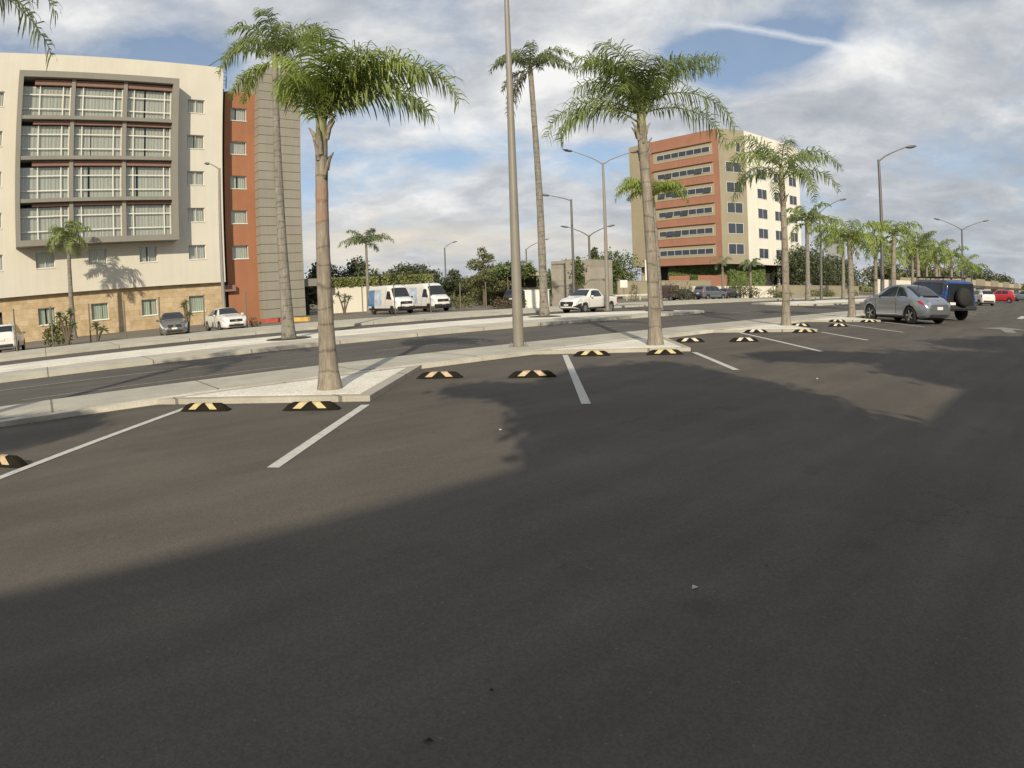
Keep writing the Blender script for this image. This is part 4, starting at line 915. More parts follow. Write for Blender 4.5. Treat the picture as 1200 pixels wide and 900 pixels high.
yucca((-15.6, 58.6, 0), [(-.5, 0, 1.9), (.15, 0, 1.75), (.55, 0, 1.55), (0, .3, 1.2)], 'branched yucca in front of the cream garden wall', .5)
yucca((-17.3, 60, 0), [(0, 0, 1.3)], 'small yucca peeping out right of the nearest palm trunk', .5)
def bush(base, r, h, label, mat='treeC', n=500, size=.1):
    return tree(base, [(0, 0, h * .5, r, r, h * .5), (r * .5, 0, h * .4, r * .6, r * .6, h * .4), (-r * .5, .1, h * .45, r * .6, r * .6, h * .42)], n, size, label, mat, (.04, h * .4), 'shrubs', 'shrub', 'shrub', False)
bush((-26.6, 31.5, 0), .9, 1.5, 'dark green shrub behind the yucca at the far left', 'treeC', 900)
bush((-15.9, 37.6, 0), .4, .8, 'little dry shrub right of the white sedan', 'treeC', 250, .06)
bush((-4.4, 55, 0), 1.2, 1.4, 'grey-green shrub just right of the second van', 'treeC', 700)
bush((-.6, 55.2, 0), 1.1, 1.1, 'pale dry shrub before the dark parked car', 'treeR', 500)
bush((30.5, 79.2, 0), 2.2, 2.0, 'grey-green shrub at the foot of the office tower palms', 'treeC', 1200, .13)
bush((34.5, 76.5, 0), 1.6, 1.3, 'low shrub right of the young office palms', 'treeC', 800, .12)
bush((45.5, 86, 0), 2.2, 1.3, 'wide low shrub under the round dark tree', 'treeC', 900, .13)
bush((20.2, 70, 0), .9, 2.2, 'thin young tree in front of the slate estate car', 'treeC', 260, .1)
bush((17.9, 69, 0), .8, 2.4, 'thin young tree in front of the dark maroon trailer', 'treeC', 260, .1)
bush((70.5, 88, 0), 1.6, 1.6, 'dark shrub beside the low white sign, behind the coupe', 'treeA', 700, .14)
bush((14.7, 73, 0), .6, 2.1, 'dark pruned shrub standing before the beige boundary wall', 'treeA', 260, .09)
bush((.9, 49.8, 0), .5, 1.2, 'dark little shrub left of the white utility cabinet', 'treeA', 260, .07)

# ------------------------------------------------------------------ vehicles
class Curve:
    """monotone cubic through (x, y) pairs"""
    def __init__(s, pts):
        s.x = np.array([p[0] for p in pts], float); s.y = np.array([p[1] for p in pts], float)
        h = np.diff(s.x); d = np.diff(s.y) / h; m = np.zeros(len(s.x)); m[0] = d[0]; m[-1] = d[-1]
        for i in range(1, len(m) - 1):
            m[i] = 0 if d[i - 1] * d[i] <= 0 else 2 / (1 / d[i - 1] + 1 / d[i])
        s.m = m
    def __call__(s, x):
        x = min(max(x, s.x[0]), s.x[-1]); i = int(min(max(np.searchsorted(s.x, x) - 1, 0), len(s.x) - 2)); h = s.x[i + 1] - s.x[i]; t = (x - s.x[i]) / h
        return float((2 * t**3 - 3 * t**2 + 1) * s.y[i] + (t**3 - 2 * t**2 + t) * h * s.m[i] + (-2 * t**3 + 3 * t**2) * s.y[i + 1] + (t**3 - t**2) * h * s.m[i + 1])

class Shell:
    def __init__(s, sp):
        s.L = sp['L']; s.c = {k: Curve(sp[k]) for k in ('top', 'belt', 'bot', 'w', 'rw')}
        s.round = sp.get('round', .07)
    def ctrl(s, x):
        zt, zb, w, rw = (s.c[k](x) for k in ('top', 'bot', 'w', 'rw')); zl = min(s.c['belt'](x), zt - .03); rw = min(rw, w * .985); g = zt - zl; r = min(s.round, g * .5)
        p = [(0, zb), (w * .84, zb), (w * .965, zb + .07), (w, zb + .5 * (zl - zb)), (w * .982, zl)]
        p += [(w * .982 + (rw - w * .982) * .45, zl + (g - r) * .5), (rw, zt - r), (rw * .8, zt - r * .12), (0, zt)]
        return p
    def at(s, x, t):
        mir = t > 8
        if mir: t = 16 - t
        p = s.ctrl(x); i = min(int(t), 7); f = t - i
        P = lambda k: np.array(p[k] if 0 <= k <= 8 else ((-p[1][0], p[1][1]) if k < 0 else (-p[7][0], p[7][1])))
        a, b, c, d = P(i - 1), P(i), P(i + 1), P(i + 2)
        m0 = (c - a) * .4; m1 = (d - b) * .4
        q = (2 * f**3 - 3 * f**2 + 1) * b + (f**3 - 2 * f**2 + f) * m0 + (-2 * f**3 + 3 * f**2) * c + (f**3 - f**2) * m1
        if i in (0, 1): q = b + (c - b) * f
        return Vector((x - s.L / 2, -q[0] if mir else q[0], q[1]))
    def nrm(s, x, t):
        e = .01; a = s.at(min(x + e, s.L), t) - s.at(max(x - e, 0), t); b = s.at(x, min(t + .05, 16)) - s.at(x, max(t - .05, 0))
        n = b.cross(a)
        return n.normalized() if n.length > 1e-9 else UP
    def patch(s, mb, c00, c10, c01, c11, nu=8, nv=6, off=.009, mi=0):
        """corners are (x, t): bottom rear, bottom front, top rear, top front"""
        vs = []
        for j in range(nv + 1):
            for i in range(nu + 1):
                u = i / nu; v = j / nv
                x = (c00[0] * (1 - u) + c10[0] * u) * (1 - v) + (c01[0] * (1 - u) + c11[0] * u) * v
                t = (c00[1] * (1 - u) + c10[1] * u) * (1 - v) + (c01[1] * (1 - u) + c11[1] * u) * v
                vs.append(s.at(x, t) + s.nrm(x, t) * off)
        k = nu + 1
        mb.add(vs, [(j * k + i, j * k + i + 1, (j + 1) * k + i + 1, (j + 1) * k + i) for j in range(nv) for i in range(nu)], mi, True)
    def both(s, mb, q, **kw):
        s.patch(mb, *q, **kw); s.patch(mb, *[(x, 16 - t) for x, t in q], **kw)
    def body(s):
        L = s.L; xs = sorted({*[L * i / 40 for i in range(41)], .03, .08, .15, L - .03, L - .08, L - .15})
        ts = [i / 3 for i in range(48)]; n = len(ts); mb = MB(); vs = [s.at(x, t) for x in xs for t in ts]; m = len(xs)
        mb.add(vs, [(i * n + j, (i + 1) * n + j, (i + 1) * n + (j + 1) % n, i * n + (j + 1) % n) for i in range(m - 1) for j in range(n)], 0, True)
        mb.add(vs[:n], [tuple(range(n))]); mb.add(vs[-n:], [tuple(reversed(range(n)))])
        return mb

def make_wheel(root, x, y, r, wd, spokes, rimk):
    side = 1 if y > 0 else -1
    Mx = Matrix.Translation((x, y, r)) @ Matrix.Rotation(R(-90 * side), 4, 'X')
    t = MB(); h = wd / 2; t.lathe([(r * .64, h * .82), (r * .7, h), (r * .93, h * .95), (r * .99, h * .7), (r, h * .3), (r, -h * .3), (r * .98, -h * .8), (r * .62, -h)], 28, Mx); w_ = t.build('wheel', M['tyre'], root)
    k = MB(); k.lathe([(r * .665, h * .9), (r * .62, h * .86), (r * .57, h * .5), (r * .2, h * .35), (0.001, h * .35)], 28, Mx, 1)
    k.lathe([(.001, h * .78), (r * .12, h * .76), (r * .14, h * .5)], 14, Mx, 0)
    for i in range(spokes):
        a = 2 * math.pi * i / spokes; Rm = Mx @ Matrix.Rotation(a, 4, 'Z')
        k.add([Rm @ Vector(v) for v in ((r * .1, -r * .07, h * .74), (r * .1, r * .07, h * .74), (r * .64, r * .1, h * .84), (r * .64, -r * .1, h * .84), (r * .1, -r * .07, h * .5), (r * .1, r * .07, h * .5), (r * .62, r * .1, h * .5), (r * .62, -r * .1, h * .5))], [(0, 1, 2, 3), (0, 3, 7, 4), (1, 5, 6, 2)])
    k.build('rim', [M[rimk], M['plastic']], w_)

def vehicle(name, label, cat, loc, heading, sp, paint, scale=1.0, group='cars and vans', extras=None):
    """heading: clockwise from +Y, the way the nose points"""
    root = empty(name, loc, math.pi / 2 - heading, label, cat, group); root.scale = scale if isinstance(scale, tuple) else (scale,) * 3
    S = Shell(sp); L = sp['L']; r = sp['r']; wd = sp.get('tw', .2)
    mb = S.body(); body = mb.build('body', M[paint], root); fixn(body)
    # wheel wells: boolean cutters
    cut = MB(); cuts = []
    for x in sp['axles']:
        for sg in (-1, 1):
            y = S.c['w'](x) * .99; Mx = Matrix.Translation((x - L / 2, sg * y, r)) @ Matrix.Rotation(R(90), 4, 'X'); c = MB()
            rr = r * 1.13; c.lathe([(rr, -.3), (rr, .3)], 28, Mx, 0, False); c.add([Mx @ Vector((rr * math.cos(2 * math.pi * j / 28), rr * math.sin(2 * math.pi * j / 28), h)) for h in (-.3, .3) for j in range(28)], [tuple(range(28)), tuple(range(28, 56))])
            o = c.build('cutter', M['plastic']); fixn(o); cuts.append(o)
    old = body.data
    # evaluate each cut in turn, in local space
    body.parent = None
    for o in cuts:
        md = body.modifiers.new('b', 'BOOLEAN'); md.object = o; md.operation = 'DIFFERENCE'; md.solver = 'EXACT'
    dg = bpy.context.evaluated_depsgraph_get(); me = bpy.data.meshes.new_from_object(body.evaluated_get(dg)); body.modifiers.clear(); body.data = me; body.parent = root
    for o in cuts: bpy.data.objects.remove(o)
    for x in sp['axles']:
        for sg in (-1, 1): make_wheel(root, x - L / 2, sg * (S.c['w'](x) * .985 - wd / 2 - .005), r, wd, sp.get('spokes', 6), sp.get('rim', 'rim'))
    # arch liners and underbody
    ub = MB(); z = S.c['bot'](L / 2); ub.box(-L / 2 + .4, L / 2 - .4, -.5, .5, z - .04, z + .02); ub.build('underbody', M['plastic'], root)
    for q in sp['side']:
        for q_ in (q, [(x, 16 - t) for x, t in q]):
            g_ = MB(); S.patch(g_, *q_); g_.build('side_window', M['carglass'], root)
    for nm, (xb, tb, xt, tt) in sp['screens'].items():
        g_ = MB(); S.patch(g_, (xb, tb), (xb, 16 - tb), (xt, tt), (xt, 16 - tt), nu=14); g_.build(nm, M['carglass'], root)
    for nm, mat, q in sp.get('lights', []):
        for q_ in (q, [(x, 16 - t) for x, t in q]):
            g_ = MB(); S.patch(g_, *q_, off=.012); g_.build(nm, M[mat], root)
    for nm, mat, q in sp.get('skins', []):
        for q_ in (q, [(x, 16 - t) for x, t in q]):
            g_ = MB(); S.patch(g_, *q_, nu=24, off=.007); g_.build(nm, M[mat], root)
    for x, t0, t1 in sp.get('seams', []):
        q = [(x - .007, t0), (x + .007, t0), (x - .007, t1), (x + .007, t1)]
        for q_ in (q, [(x_, 16 - t) for x_, t in q]):
            sm = MB(); S.patch(sm, *q_, nu=1, nv=10, off=.004); sm.build('door_seam', M['plastic'], root)
    for b in sp.get('boxes', []):
        nm, mat, x0, x1, y0, y1, z0, z1 = b
        q = MB(); q.box(x0 - L / 2, x1 - L / 2, y0, y1, z0, z1); o = q.build(nm, M[mat], root)
        bm = bmesh.new(); bm.from_mesh(o.data); bmesh.ops.bevel(bm, geom=bm.edges, offset=min(x1 - x0, y1 - y0, z1 - z0) * .25, segments=2, affect='EDGES'); bm.to_mesh(o.data); bm.free()
    xm, zm = sp.get('mirror', (None, None))
    if xm:
        for sg in (-1, 1):
            q = MB(); y = sg * (S.c['w'](xm) + .09); q.box(xm - L / 2 - .05, xm - L / 2 + .07, y - .1, y + .1, zm - .065, zm + .065); o = q.build('mirror', M[sp.get('mirror_mat', paint)], root)
            bm = bmesh.new(); bm.from_mesh(o.data); bmesh.ops.bevel(bm, geom=bm.edges, offset=.035, segments=3, affect='EDGES'); bm.to_mesh(o.data); bm.free()
    if extras: extras(root, S)
    return root

SEDAN = dict(L=4.6, r=.32, axles=(.95, 3.65), spokes=5,
    top=[(0, .72), (.05, .95), (.3, 1.04), (.8, 1.09), (1.2, 1.31), (1.7, 1.45), (2.3, 1.495), (2.75, 1.45), (3.45, 1.06), (4.1, .93), (4.42, .8), (4.56, .68), (4.6, .58)],
    belt=[(0, .66), (.3, .97), (2, .95), (3.4, .96), (4.2, .84), (4.6, .5)], bot=[(0, .42), (.15, .26), (.6, .21), (4.0, .2), (4.45, .22), (4.6, .34)],
    w=[(0, .62), (.08, .74), (.3, .83), (.9, .88), (3.7, .885), (4.2, .84), (4.45, .73), (4.6, .5)], rw=[(0, .5), (.7, .68), (1.3, .58), (2.2, .57), (2.8, .56), (3.45, .72), (4.2, .66), (4.6, .4)],
    side=[[(1.15, 4.25), (2.2, 4.25), (1.45, 5.75), (2.22, 5.85)], [(2.28, 4.25), (3.22, 4.25), (2.3, 5.85), (2.7, 5.8)]],
    screens=dict(windscreen=(3.4, 6.2, 2.78, 6.25), rear_window=(.85, 6.2, 1.4, 6.3)),
    lights=[('headlight', 'headlight', [(3.95, 3.75), (4.5, 3.45), (4.0, 4.25), (4.5, 4.1)]), ('taillight', 'taillight', [(.06, 3.4), (.4, 3.5), (.06, 4.1), (.35, 4.15)])],
    seams=[(2.25, 1.4, 4.1), (3.3, 1.8, 4.1), (1.25, 2.2, 4.1)], mirror=(3.05, 1.02),
    boxes=[('grille', 'plastic', 4.5, 4.62, -.42, .42, .56, .74), ('lower_grille', 'plastic', 4.5, 4.625, -.5, .5, .3, .46), ('grille_trim', 'chrome', 4.55, 4.635, -.16, .16, .575, .6), ('badge', 'chrome', 4.6, 4.635, -.07, .07, .6, .72), ('licence_plate', 'plate', 4.6, 4.645, -.17, .17, .46, .57), ('licence_plate', 'plate', -.035, .0, -.17, .17, .66, .78)])
HATCH = dict(L=3.75, r=.29, axles=(.62, 3.05), spokes=5,
    top=[(0, .8), (.04, 1.02), (.12, 1.12), (.35, 1.36), (.65, 1.47), (1.5, 1.52), (2.1, 1.46), (2.85, 1.06), (3.35, .93), (3.65, .78), (3.75, .6)],
    belt=[(0, .72), (.15, 1.0), (1.5, .96), (2.8, .95), (3.4, .82), (3.75, .5)], bot=[(0, .36), (.2, .24), (3.3, .2), (3.75, .34)],
    w=[(0, .66), (.1, .77), (.4, .82), (3.0, .82), (3.5, .74), (3.75, .5)], rw=[(0, .6), (.3, .58), (.8, .56), (2.1, .55), (2.85, .66), (3.4, .6), (3.75, .4)],
    side=[[(.75, 4.3), (1.55, 4.25), (.85, 5.75), (1.55, 5.85)], [(1.62, 4.25), (2.6, 4.25), (1.62, 5.85), (2.05, 5.8)]],
    screens=dict(windscreen=(2.8, 6.2, 2.14, 6.25), rear_window=(.1, 6.15, .5, 6.3)),
    lights=[('headlight', 'headlight', [(3.15, 3.75), (3.66, 3.5), (3.2, 4.25), (3.66, 4.1)]), ('taillight', 'taillight', [(.03, 3.6), (.2, 3.6), (.1, 4.9), (.24, 4.7)])],
    seams=[(1.58, 1.4, 4.1), (2.65, 1.8, 4.1), (.85, 2.2, 4.1)], mirror=(2.45, 1.0),
    boxes=[('grille', 'plastic', 3.66, 3.77, -.38, .38, .55, .7), ('lower_grille', 'plastic', 3.66, 3.775, -.45, .45, .3, .44), ('rear_bumper', 'plastic', -.05, .08, -.6, .6, .36, .5), ('licence_plate', 'plate', -.03, .01, -.16, .16, .72, .84)])
BEETLE = dict(L=4.28, r=.335, axles=(.86, 3.4), spokes=5, tw=.23,
    top=[(0, .66), (.03, .8), (.1, .9), (.28, .995), (.55, 1.07), (.75, 1.165), (1.1, 1.34), (1.45, 1.455), (1.95, 1.5), (2.45, 1.46), (2.85, 1.33), (3.25, 1.07), (3.75, .93), (4.1, .74), (4.28, .52)],
    belt=[(0, .6), (.15, .76), (.4, .88), (.8, .95), (1.3, .985), (2, .965), (3.2, .95), (3.9, .8), (4.28, .46)], bot=[(0, .4), (.12, .28), (.5, .22), (3.8, .2), (4.28, .3)],
    w=[(0, .56), (.06, .69), (.2, .8), (.5, .89), (.86, .93), (1.3, .88), (1.8, .85), (2.9, .87), (3.4, .915), (3.8, .86), (4.1, .7), (4.28, .45)], rw=[(0, .46), (.15, .58), (.5, .64), (.9, .62), (1.3, .59), (2, .57), (2.6, .54), (3.2, .66), (3.8, .58), (4.28, .35)],
    side=[[(1.0, 4.45), (1.75, 4.2), (1.5, 5.75), (1.8, 5.85)], [(1.82, 4.2), (2.95, 4.2), (1.86, 5.85), (2.45, 5.75)]],
    screens=dict(windscreen=(3.2, 6.2, 2.5, 6.25), rear_window=(.58, 6.1, 1.38, 6.2)),
    lights=[('headlight', 'headlight', [(3.75, 3.7), (4.12, 3.5), (3.8, 4.4), (4.12, 4.1)]), ('taillight', 'taillight', [(.12, 3.72), (.42, 3.82), (.18, 4.3), (.36, 4.42)])],
    seams=[(1.75, 1.4, 4.1), (3.02, 1.8, 4.1)], mirror=(2.85, 1.02),
    skins=[('sill_trim', 'chrome', [(1.3, 2.25), (3.0, 2.25), (1.3, 2.33), (3.0, 2.33)]), ('belt_trim', 'chrome', [(1.1, 4.08), (3.0, 4.08), (1.1, 4.16), (3.0, 4.14)])],
    boxes=[('lower_grille', 'plastic', 4.15, 4.3, -.4, .4, .3, .42), ('rear_diffuser', 'plastic', -.02, .12, -.5, .5, .29, .41), ('licence_plate', 'plate', -.03, .01, -.16, .16, .56, .68), ('spoiler', 'plastic', .44, .56, -.46, .46, 1.07, 1.095), ('badge', 'chrome', .1, .16, -.05, .05, .84, .93), ('bumper_line', 'chrome', -.012, .02, -.5, .5, .72, .735)])
OFFROAD = dict(L=4.25, r=.4, axles=(.9, 3.35), spokes=6, tw=.26, round=.09,
    top=[(0, 1.45), (.03, 1.66), (.1, 1.74), (.5, 1.79), (2.5, 1.8), (2.75, 1.72), (3.15, 1.16), (3.9, 1.08), (4.15, .98), (4.25, .8)],
    belt=[(0, 1.06), (2.0, 1.06), (3.2, 1.05), (4.0, .98), (4.25, .7)], bot=[(0, .5), (.2, .46), (4.0, .46), (4.25, .52)],
    w=[(0, .84), (.06, .87), (.4, .9), (3.8, .9), (4.25, .78)], rw=[(0, .74), (1, .76), (2.6, .72), (3.15, .8), (4.25, .7)],
    side=[[(.25, 4.25), (1.15, 4.25), (.28, 5.8), (1.15, 5.85)], [(1.22, 4.25), (2.1, 4.25), (1.22, 5.85), (2.1, 5.85)], [(2.17, 4.25), (3.0, 4.25), (2.17, 5.85), (2.68, 5.8)]],
    screens=dict(windscreen=(3.1, 6.2, 2.78, 6.25)),
    lights=[('headlight', 'headlight', [(4.0, 3.2), (4.2, 3.1), (4.0, 4.1), (4.2, 4.0)]), ('taillight', 'taillight', [(.03, 3.1), (.12, 3.1), (.03, 4.0), (.12, 4.0)])],
    skins=[('black_roof', 'p_dark', [(.05, 5.7), (2.72, 5.7), (.05, 7.9), (2.68, 7.9)]), ('black_pillar', 'p_dark', [(.03, 4.9), (.5, 4.9), (.03, 5.7), (.5, 5.7)]), ('wheel_arch_trim', 'plastic', [(.3, 2.0), (4.2, 2.0), (.3, 2.75), (4.2, 2.75)])],
    seams=[(1.18, 1.6, 4.1), (2.13, 1.6, 4.1), (3.05, 1.8, 4.1)], mirror=(2.85, 1.16), mirror_mat='plastic',
    boxes=[('rear_door', 'p_dark', -.02, .02, -.76, .76, .6, 1.12), ('rear_bumper', 'plastic', -.18, .05, -.86, .86, .48, .68), ('rear_window', 'carglass', -.012, .02, -.72, .72, 1.13, 1.64), ('licence_plate', 'plate', -.2, -.17, .42, .74, .7, .82), ('front_bumper', 'plastic', 4.2, 4.4, -.8, .8, .5, .72), ('grille', 'plastic', 4.2, 4.28, -.5, .5, .76, .96)])
PICKUP = dict(L=4.47, r=.32, axles=(.8, 3.58), spokes=8,
    top=[(0, .92), (.04, 1.0), (.2, 1.02), (1.45, 1.03), (1.55, 1.1), (1.7, 1.38), (1.85, 1.5), (2.4, 1.525), (2.75, 1.46), (3.4, 1.08), (4.05, .95), (4.35, .8), (4.47, .6)],
    belt=[(0, .9), (1.4, .99), (2.4, .95), (3.4, .96), (4.1, .84), (4.47, .5)], bot=[(0, .42), (.2, .34), (1, .26), (4.0, .24), (4.47, .36)],
    w=[(0, .78), (.1, .82), (.5, .835), (3.7, .84), (4.1, .79), (4.35, .68), (4.47, .5)], rw=[(0, .72), (1.4, .74), (1.7, .58), (2.7, .56), (3.4, .7), (4.1, .62), (4.47, .4)],
    side=[[(1.85, 4.25), (3.1, 4.25), (1.92, 5.75), (2.68, 5.8)]],
    screens=dict(windscreen=(3.36, 6.2, 2.78, 6.25), rear_window=(1.56, 6.3, 1.78, 6.35)),
    lights=[('headlight', 'headlight', [(3.85, 3.7), (4.36, 3.45), (3.9, 4.25), (4.36, 4.15)]), ('taillight', 'taillight', [(.03, 2.9), (.2, 2.9), (.03, 3.9), (.2, 3.9)])],
    skins=[('sill_trim', 'plastic', [(1.2, 1.95), (3.3, 1.95), (1.2, 2.2), (3.3, 2.2)]), ('front_bumper', 'plastic', [(3.95, 2.0), (4.45, 2.0), (3.95, 3.25), (4.45, 3.3)])],
    seams=[(1.78, 1.4, 4.1), (3.2, 1.8, 4.1)], mirror=(2.98, 1.04), mirror_mat='p_white',
    boxes=[('bed_floor', 'plastic', .12, 1.4, -.68, .68, .99, 1.033), ('grille', 'plastic', 4.36, 4.49, -.5, .5, .42, .74), ('licence_plate', 'plate', 4.47, 4.51, -.17, .17, .48, .59), ('badge', 'chrome', 4.47, 4.505, -.06, .06, .64, .73), ('rear_bumper', 'plastic', -.06, .06, -.74, .74, .4, .56)])
VAN = dict(L=5.55, r=.35, axles=(1.0, 4.6), spokes=0, round=.16, tw=.22,
    top=[(0, 2.25), (.03, 2.4), (.15, 2.47), (.5, 2.5), (3.6, 2.5), (4.0, 2.42), (4.25, 2.25), (4.85, 1.48), (5.2, 1.34), (5.45, 1.15), (5.55, .9)],
    belt=[(0, 1.25), (3.4, 1.25), (4.8, 1.22), (5.3, 1.08), (5.55, .7)], bot=[(0, .45), (.2, .34), (5.0, .3), (5.55, .36)],
    w=[(0, .95), (.1, .98), (4.6, .98), (5.1, .93), (5.4, .8), (5.55, .6)], rw=[(0, .82), (3.6, .82), (4.2, .76), (4.85, .82), (5.3, .7), (5.55, .5)],
    side=[[(3.62, 4.1), (4.62, 4.1), (3.75, 5.35), (4.2, 5.5)]],
    screens=dict(windscreen=(4.9, 6.15, 4.25, 6.25)),
    lights=[('headlight', 'headlight', [(4.95, 3.6), (5.45, 3.4), (5.05, 4.3), (5.45, 4.2)]), ('taillight', 'taillight', [(.02, 3.1), (.1, 3.1), (.02, 4.5), (.1, 4.5)])],
    skins=[('sill_trim', 'plastic', [(.05, 1.7), (5.5, 1.7), (.05, 2.45), (5.5, 2.45)]), ('side_wrap', 'wrapblue', [(.08, 3.3), (1.35, 3.3), (.08, 5.6), (1.35, 5.6)]), ('side_wrap', 'wrapdeep', [(.08, 2.85), (1.35, 2.85), (.08, 3.3), (1.35, 3.3)]), ('side_wrap', 'wrappale', [(1.38, 2.9), (2.9, 2.9), (1.38, 5.6), (2.6, 5.6)])],
    seams=[(1.36, 1.9, 5.7), (3.5, 1.9, 5.7), (4.75, 1.9, 4.1)], mirror=(4.6, 1.42), mirror_mat='plastic',
    boxes=[('grille', 'plastic', 5.42, 5.57, -.55, .55, .82, 1.08), ('badge', 'chrome', 5.55, 5.585, -.12, .12, .91, .99), ('front_bumper', 'plastic', 5.35, 5.62, -.86, .86, .36, .66), ('licence_plate', 'plate', 5.6, 5.635, -.18, .18, .62, .73)])
ESTATE = dict(HATCH); ESTATE = dict(L=4.4, r=.33, axles=(.8, 3.5), spokes=5,
    top=[(0, .9), (.05, 1.2), (.2, 1.5), (.5, 1.66), (2.2, 1.7), (2.7, 1.6), (3.35, 1.1), (3.95, .98), (4.28, .82), (4.4, .6)],
    belt=[(0, .8), (.15, 1.03), (2, 1.0), (3.3, 1.0), (4.0, .88), (4.4, .5)], bot=[(0, .4), (.2, .27), (4.0, .25), (4.4, .36)],
    w=[(0, .7), (.1, .82), (.4, .88), (3.6, .88), (4.1, .8), (4.4, .55)], rw=[(0, .66), (.4, .66), (2.6, .6), (3.3, .72), (4.0, .66), (4.4, .4)],
    side=[[(.5, 4.3), (1.2, 4.25), (.6, 5.75), (1.2, 5.85)], [(1.26, 4.25), (2.1, 4.25), (1.26, 5.85), (2.1, 5.85)], [(2.16, 4.25), (3.1, 4.25), (2.16, 5.85), (2.6, 5.8)]],
    screens=dict(windscreen=(3.3, 6.2, 2.72, 6.25), rear_window=(.07, 6.15, .3, 6.3)),
    lights=HATCH['lights'][1:], seams=[(1.23, 1.4, 4.1), (2.13, 1.4, 4.1), (3.15, 1.8, 4.1)], mirror=(2.95, 1.08),
    boxes=[('rear_bumper', 'plastic', -.05, .08, -.65, .65, .4, .56), ('licence_plate', 'plate', -.035, .01, -.17, .17, .76, .88), ('grille', 'plastic', 4.3, 4.42, -.4, .4, .5, .72)])

def hd(s, n): v = ES * s + EN * n; return math.atan2(v.x, v.y)
def roofrack(root, S):
    L = S.L
    mb = MB()
    for y in (-.62, .62): mb.tube([(.35 - L / 2, y, 1.9), (2.6 - L / 2, y, 1.9)], .03, 6)
    for k in range(7): mb.tube([(.4 + .35 * k - L / 2, -.62, 1.89), (.4 + .35 * k - L / 2, .62, 1.89)], .025, 6)
    for x in (.5, 1.5, 2.5):
        for y in (-.62, .62): mb.tube([(x - L / 2, y * .98, 1.74), (x - L / 2, y, 1.9)], .025, 6)
    mb.build('roof_rack', M['plastic'], root)
    Mx = Matrix.Translation((-L / 2 - .2, .0, 1.05)) @ Matrix.Rotation(R(-90), 4, 'Y')
    t = MB(); t.lathe([(.0, .2), (.3, .2), (.38, .16), (.41, .06), (.41, -.06), (.36, -.14), (0.001, -.14)], 30, Mx); t.build('spare_wheel', M['tyre'], root)
    mb = MB(); mb.tube([(1.7 - L / 2, .87, 1.78), (1.75 - L / 2, .9, 2.35)], .012, 5); mb.build('antenna', M['plastic'], root)
    pass
def beetle_ant(root, S):
    mb = MB(); mb.tube([(1.3 - S.L / 2, 0, 1.4), (1.15 - S.L / 2, 0, 1.62)], .012, 5); mb.build('antenna', M['plastic'], root)

vehicle('parked_coupe', 'blue-grey rounded coupe parked nose-in at the palms, seen from its rear left', 'car', (17.65, 25.0, 0), R(-9), BEETLE, 'p_silver', (1.04, 1.1, 1.12), extras=beetle_ant)
vehicle('parked_offroader', 'dark blue off-roader with a roof rack and black spare wheel beyond the rounded coupe', 'car', (21.55, 27.9, 0), R(2), OFFROAD, 'p_blue', 1.1, extras=roofrack)
vehicle('parked_hatchback', 'white hatchback parked at the far end of the lot, seen from behind', 'car', (48.0, 53.9, 0), R(14), HATCH, 'p_white', 1.05)
vehicle('parked_hatchback', 'red hatchback just right of the white hatchback', 'car', (64.3, 68.2, 0), R(-42), HATCH, 'p_red', 1.12)
vehicle('parked_hatchback', 'silver hatchback cut off by the right edge of the picture', 'car', (81.5, 80.5, 0), R(-30), HATCH, 'p_silver', 1.15)
hn = hd(0, -1)
vehicle('parked_sedan', 'grey sedan facing the street in front of the hotel stone base', 'car', (-20.0, 34.4, 0), hn + R(9), SEDAN, 'p_grey', .95)
vehicle('parked_sedan', 'white sedan facing the street in front of the terracotta hotel wing', 'car', (-17.85, 37.3, 0), hn - R(2), SEDAN, 'p_white', .96)
vehicle('parked_estate', 'white car seen from behind, cut off by the left edge of the picture', 'car', (-28.2, 28.8, 0), hd(0, 1) + R(6), ESTATE, 'p_white', .95)
vehicle('parked_van', 'white panel van with a blue printed side wrap, the left of two', 'van', (-10.0, 53.2, 0), hn + R(3), VAN, 'p_white', .97)
vehicle('parked_van', 'white panel van with a pale wrap, parked right of the blue wrapped one', 'van', (-7.3, 55.8, 0), hn + R(3), dict(VAN, skins=VAN['skins'][:1] + VAN['skins'][3:]), 'p_white', 1.0)
vehicle('pickup_truck', 'white pickup with black front bumper driving left along the far lane', 'pickup', (5.1, 40.7, 0), hd(-1, 0) - R(4), PICKUP, 'p_white', 1.0)
vehicle('parked_estate', 'slate blue estate car parked before the green wall of the office tower', 'car', (23.8, 72.5, 0), hd(1, 0) + R(12), ESTATE, 'p_bluegrey', 1.0)
vehicle('parked_hatchback', 'dark car right of the maroon trailer, partly behind a thin young tree', 'car', (20.3, 71.5, 0), hd(1, 0) + R(15), HATCH, 'p_dark', .9)
vehicle('parked_hatchback', 'dark car half hidden by bushes left of the tall lamp pole', 'car', (1.3, 58.6, 0), hd(1, .3), ESTATE, 'p_dark', 1.0)
vehicle('parked_hatchback', 'dark little car just right of the slate blue estate car', 'car', (27.4, 76.5, 0), hd(1, 0), HATCH, 'p_dark', .9)
tr = empty('cargo_trailer', (17.3, 69.3, 0), hd(1, 0) * -1 + math.pi / 2, 'dark maroon box trailer peeping out right of the second palm trunk', 'trailer')
mb = MB(); mb.box(-1.7, 1.7, -.9, .9, .45, 1.75); o = mb.build('box', M['p_brown'], tr)
bm = bmesh.new(); bm.from_mesh(o.data); bmesh.ops.bevel(bm, geom=bm.edges, offset=.05, segments=2, affect='EDGES'); bm.to_mesh(o.data); bm.free()
mb = MB(); mb.box(-1.75, 1.75, -.8, .8, .36, .44); mb.tube([(1.7, 0, .4), (2.7, 0, .42)], .05, 6); mb.build('chassis', M['plastic'], tr)
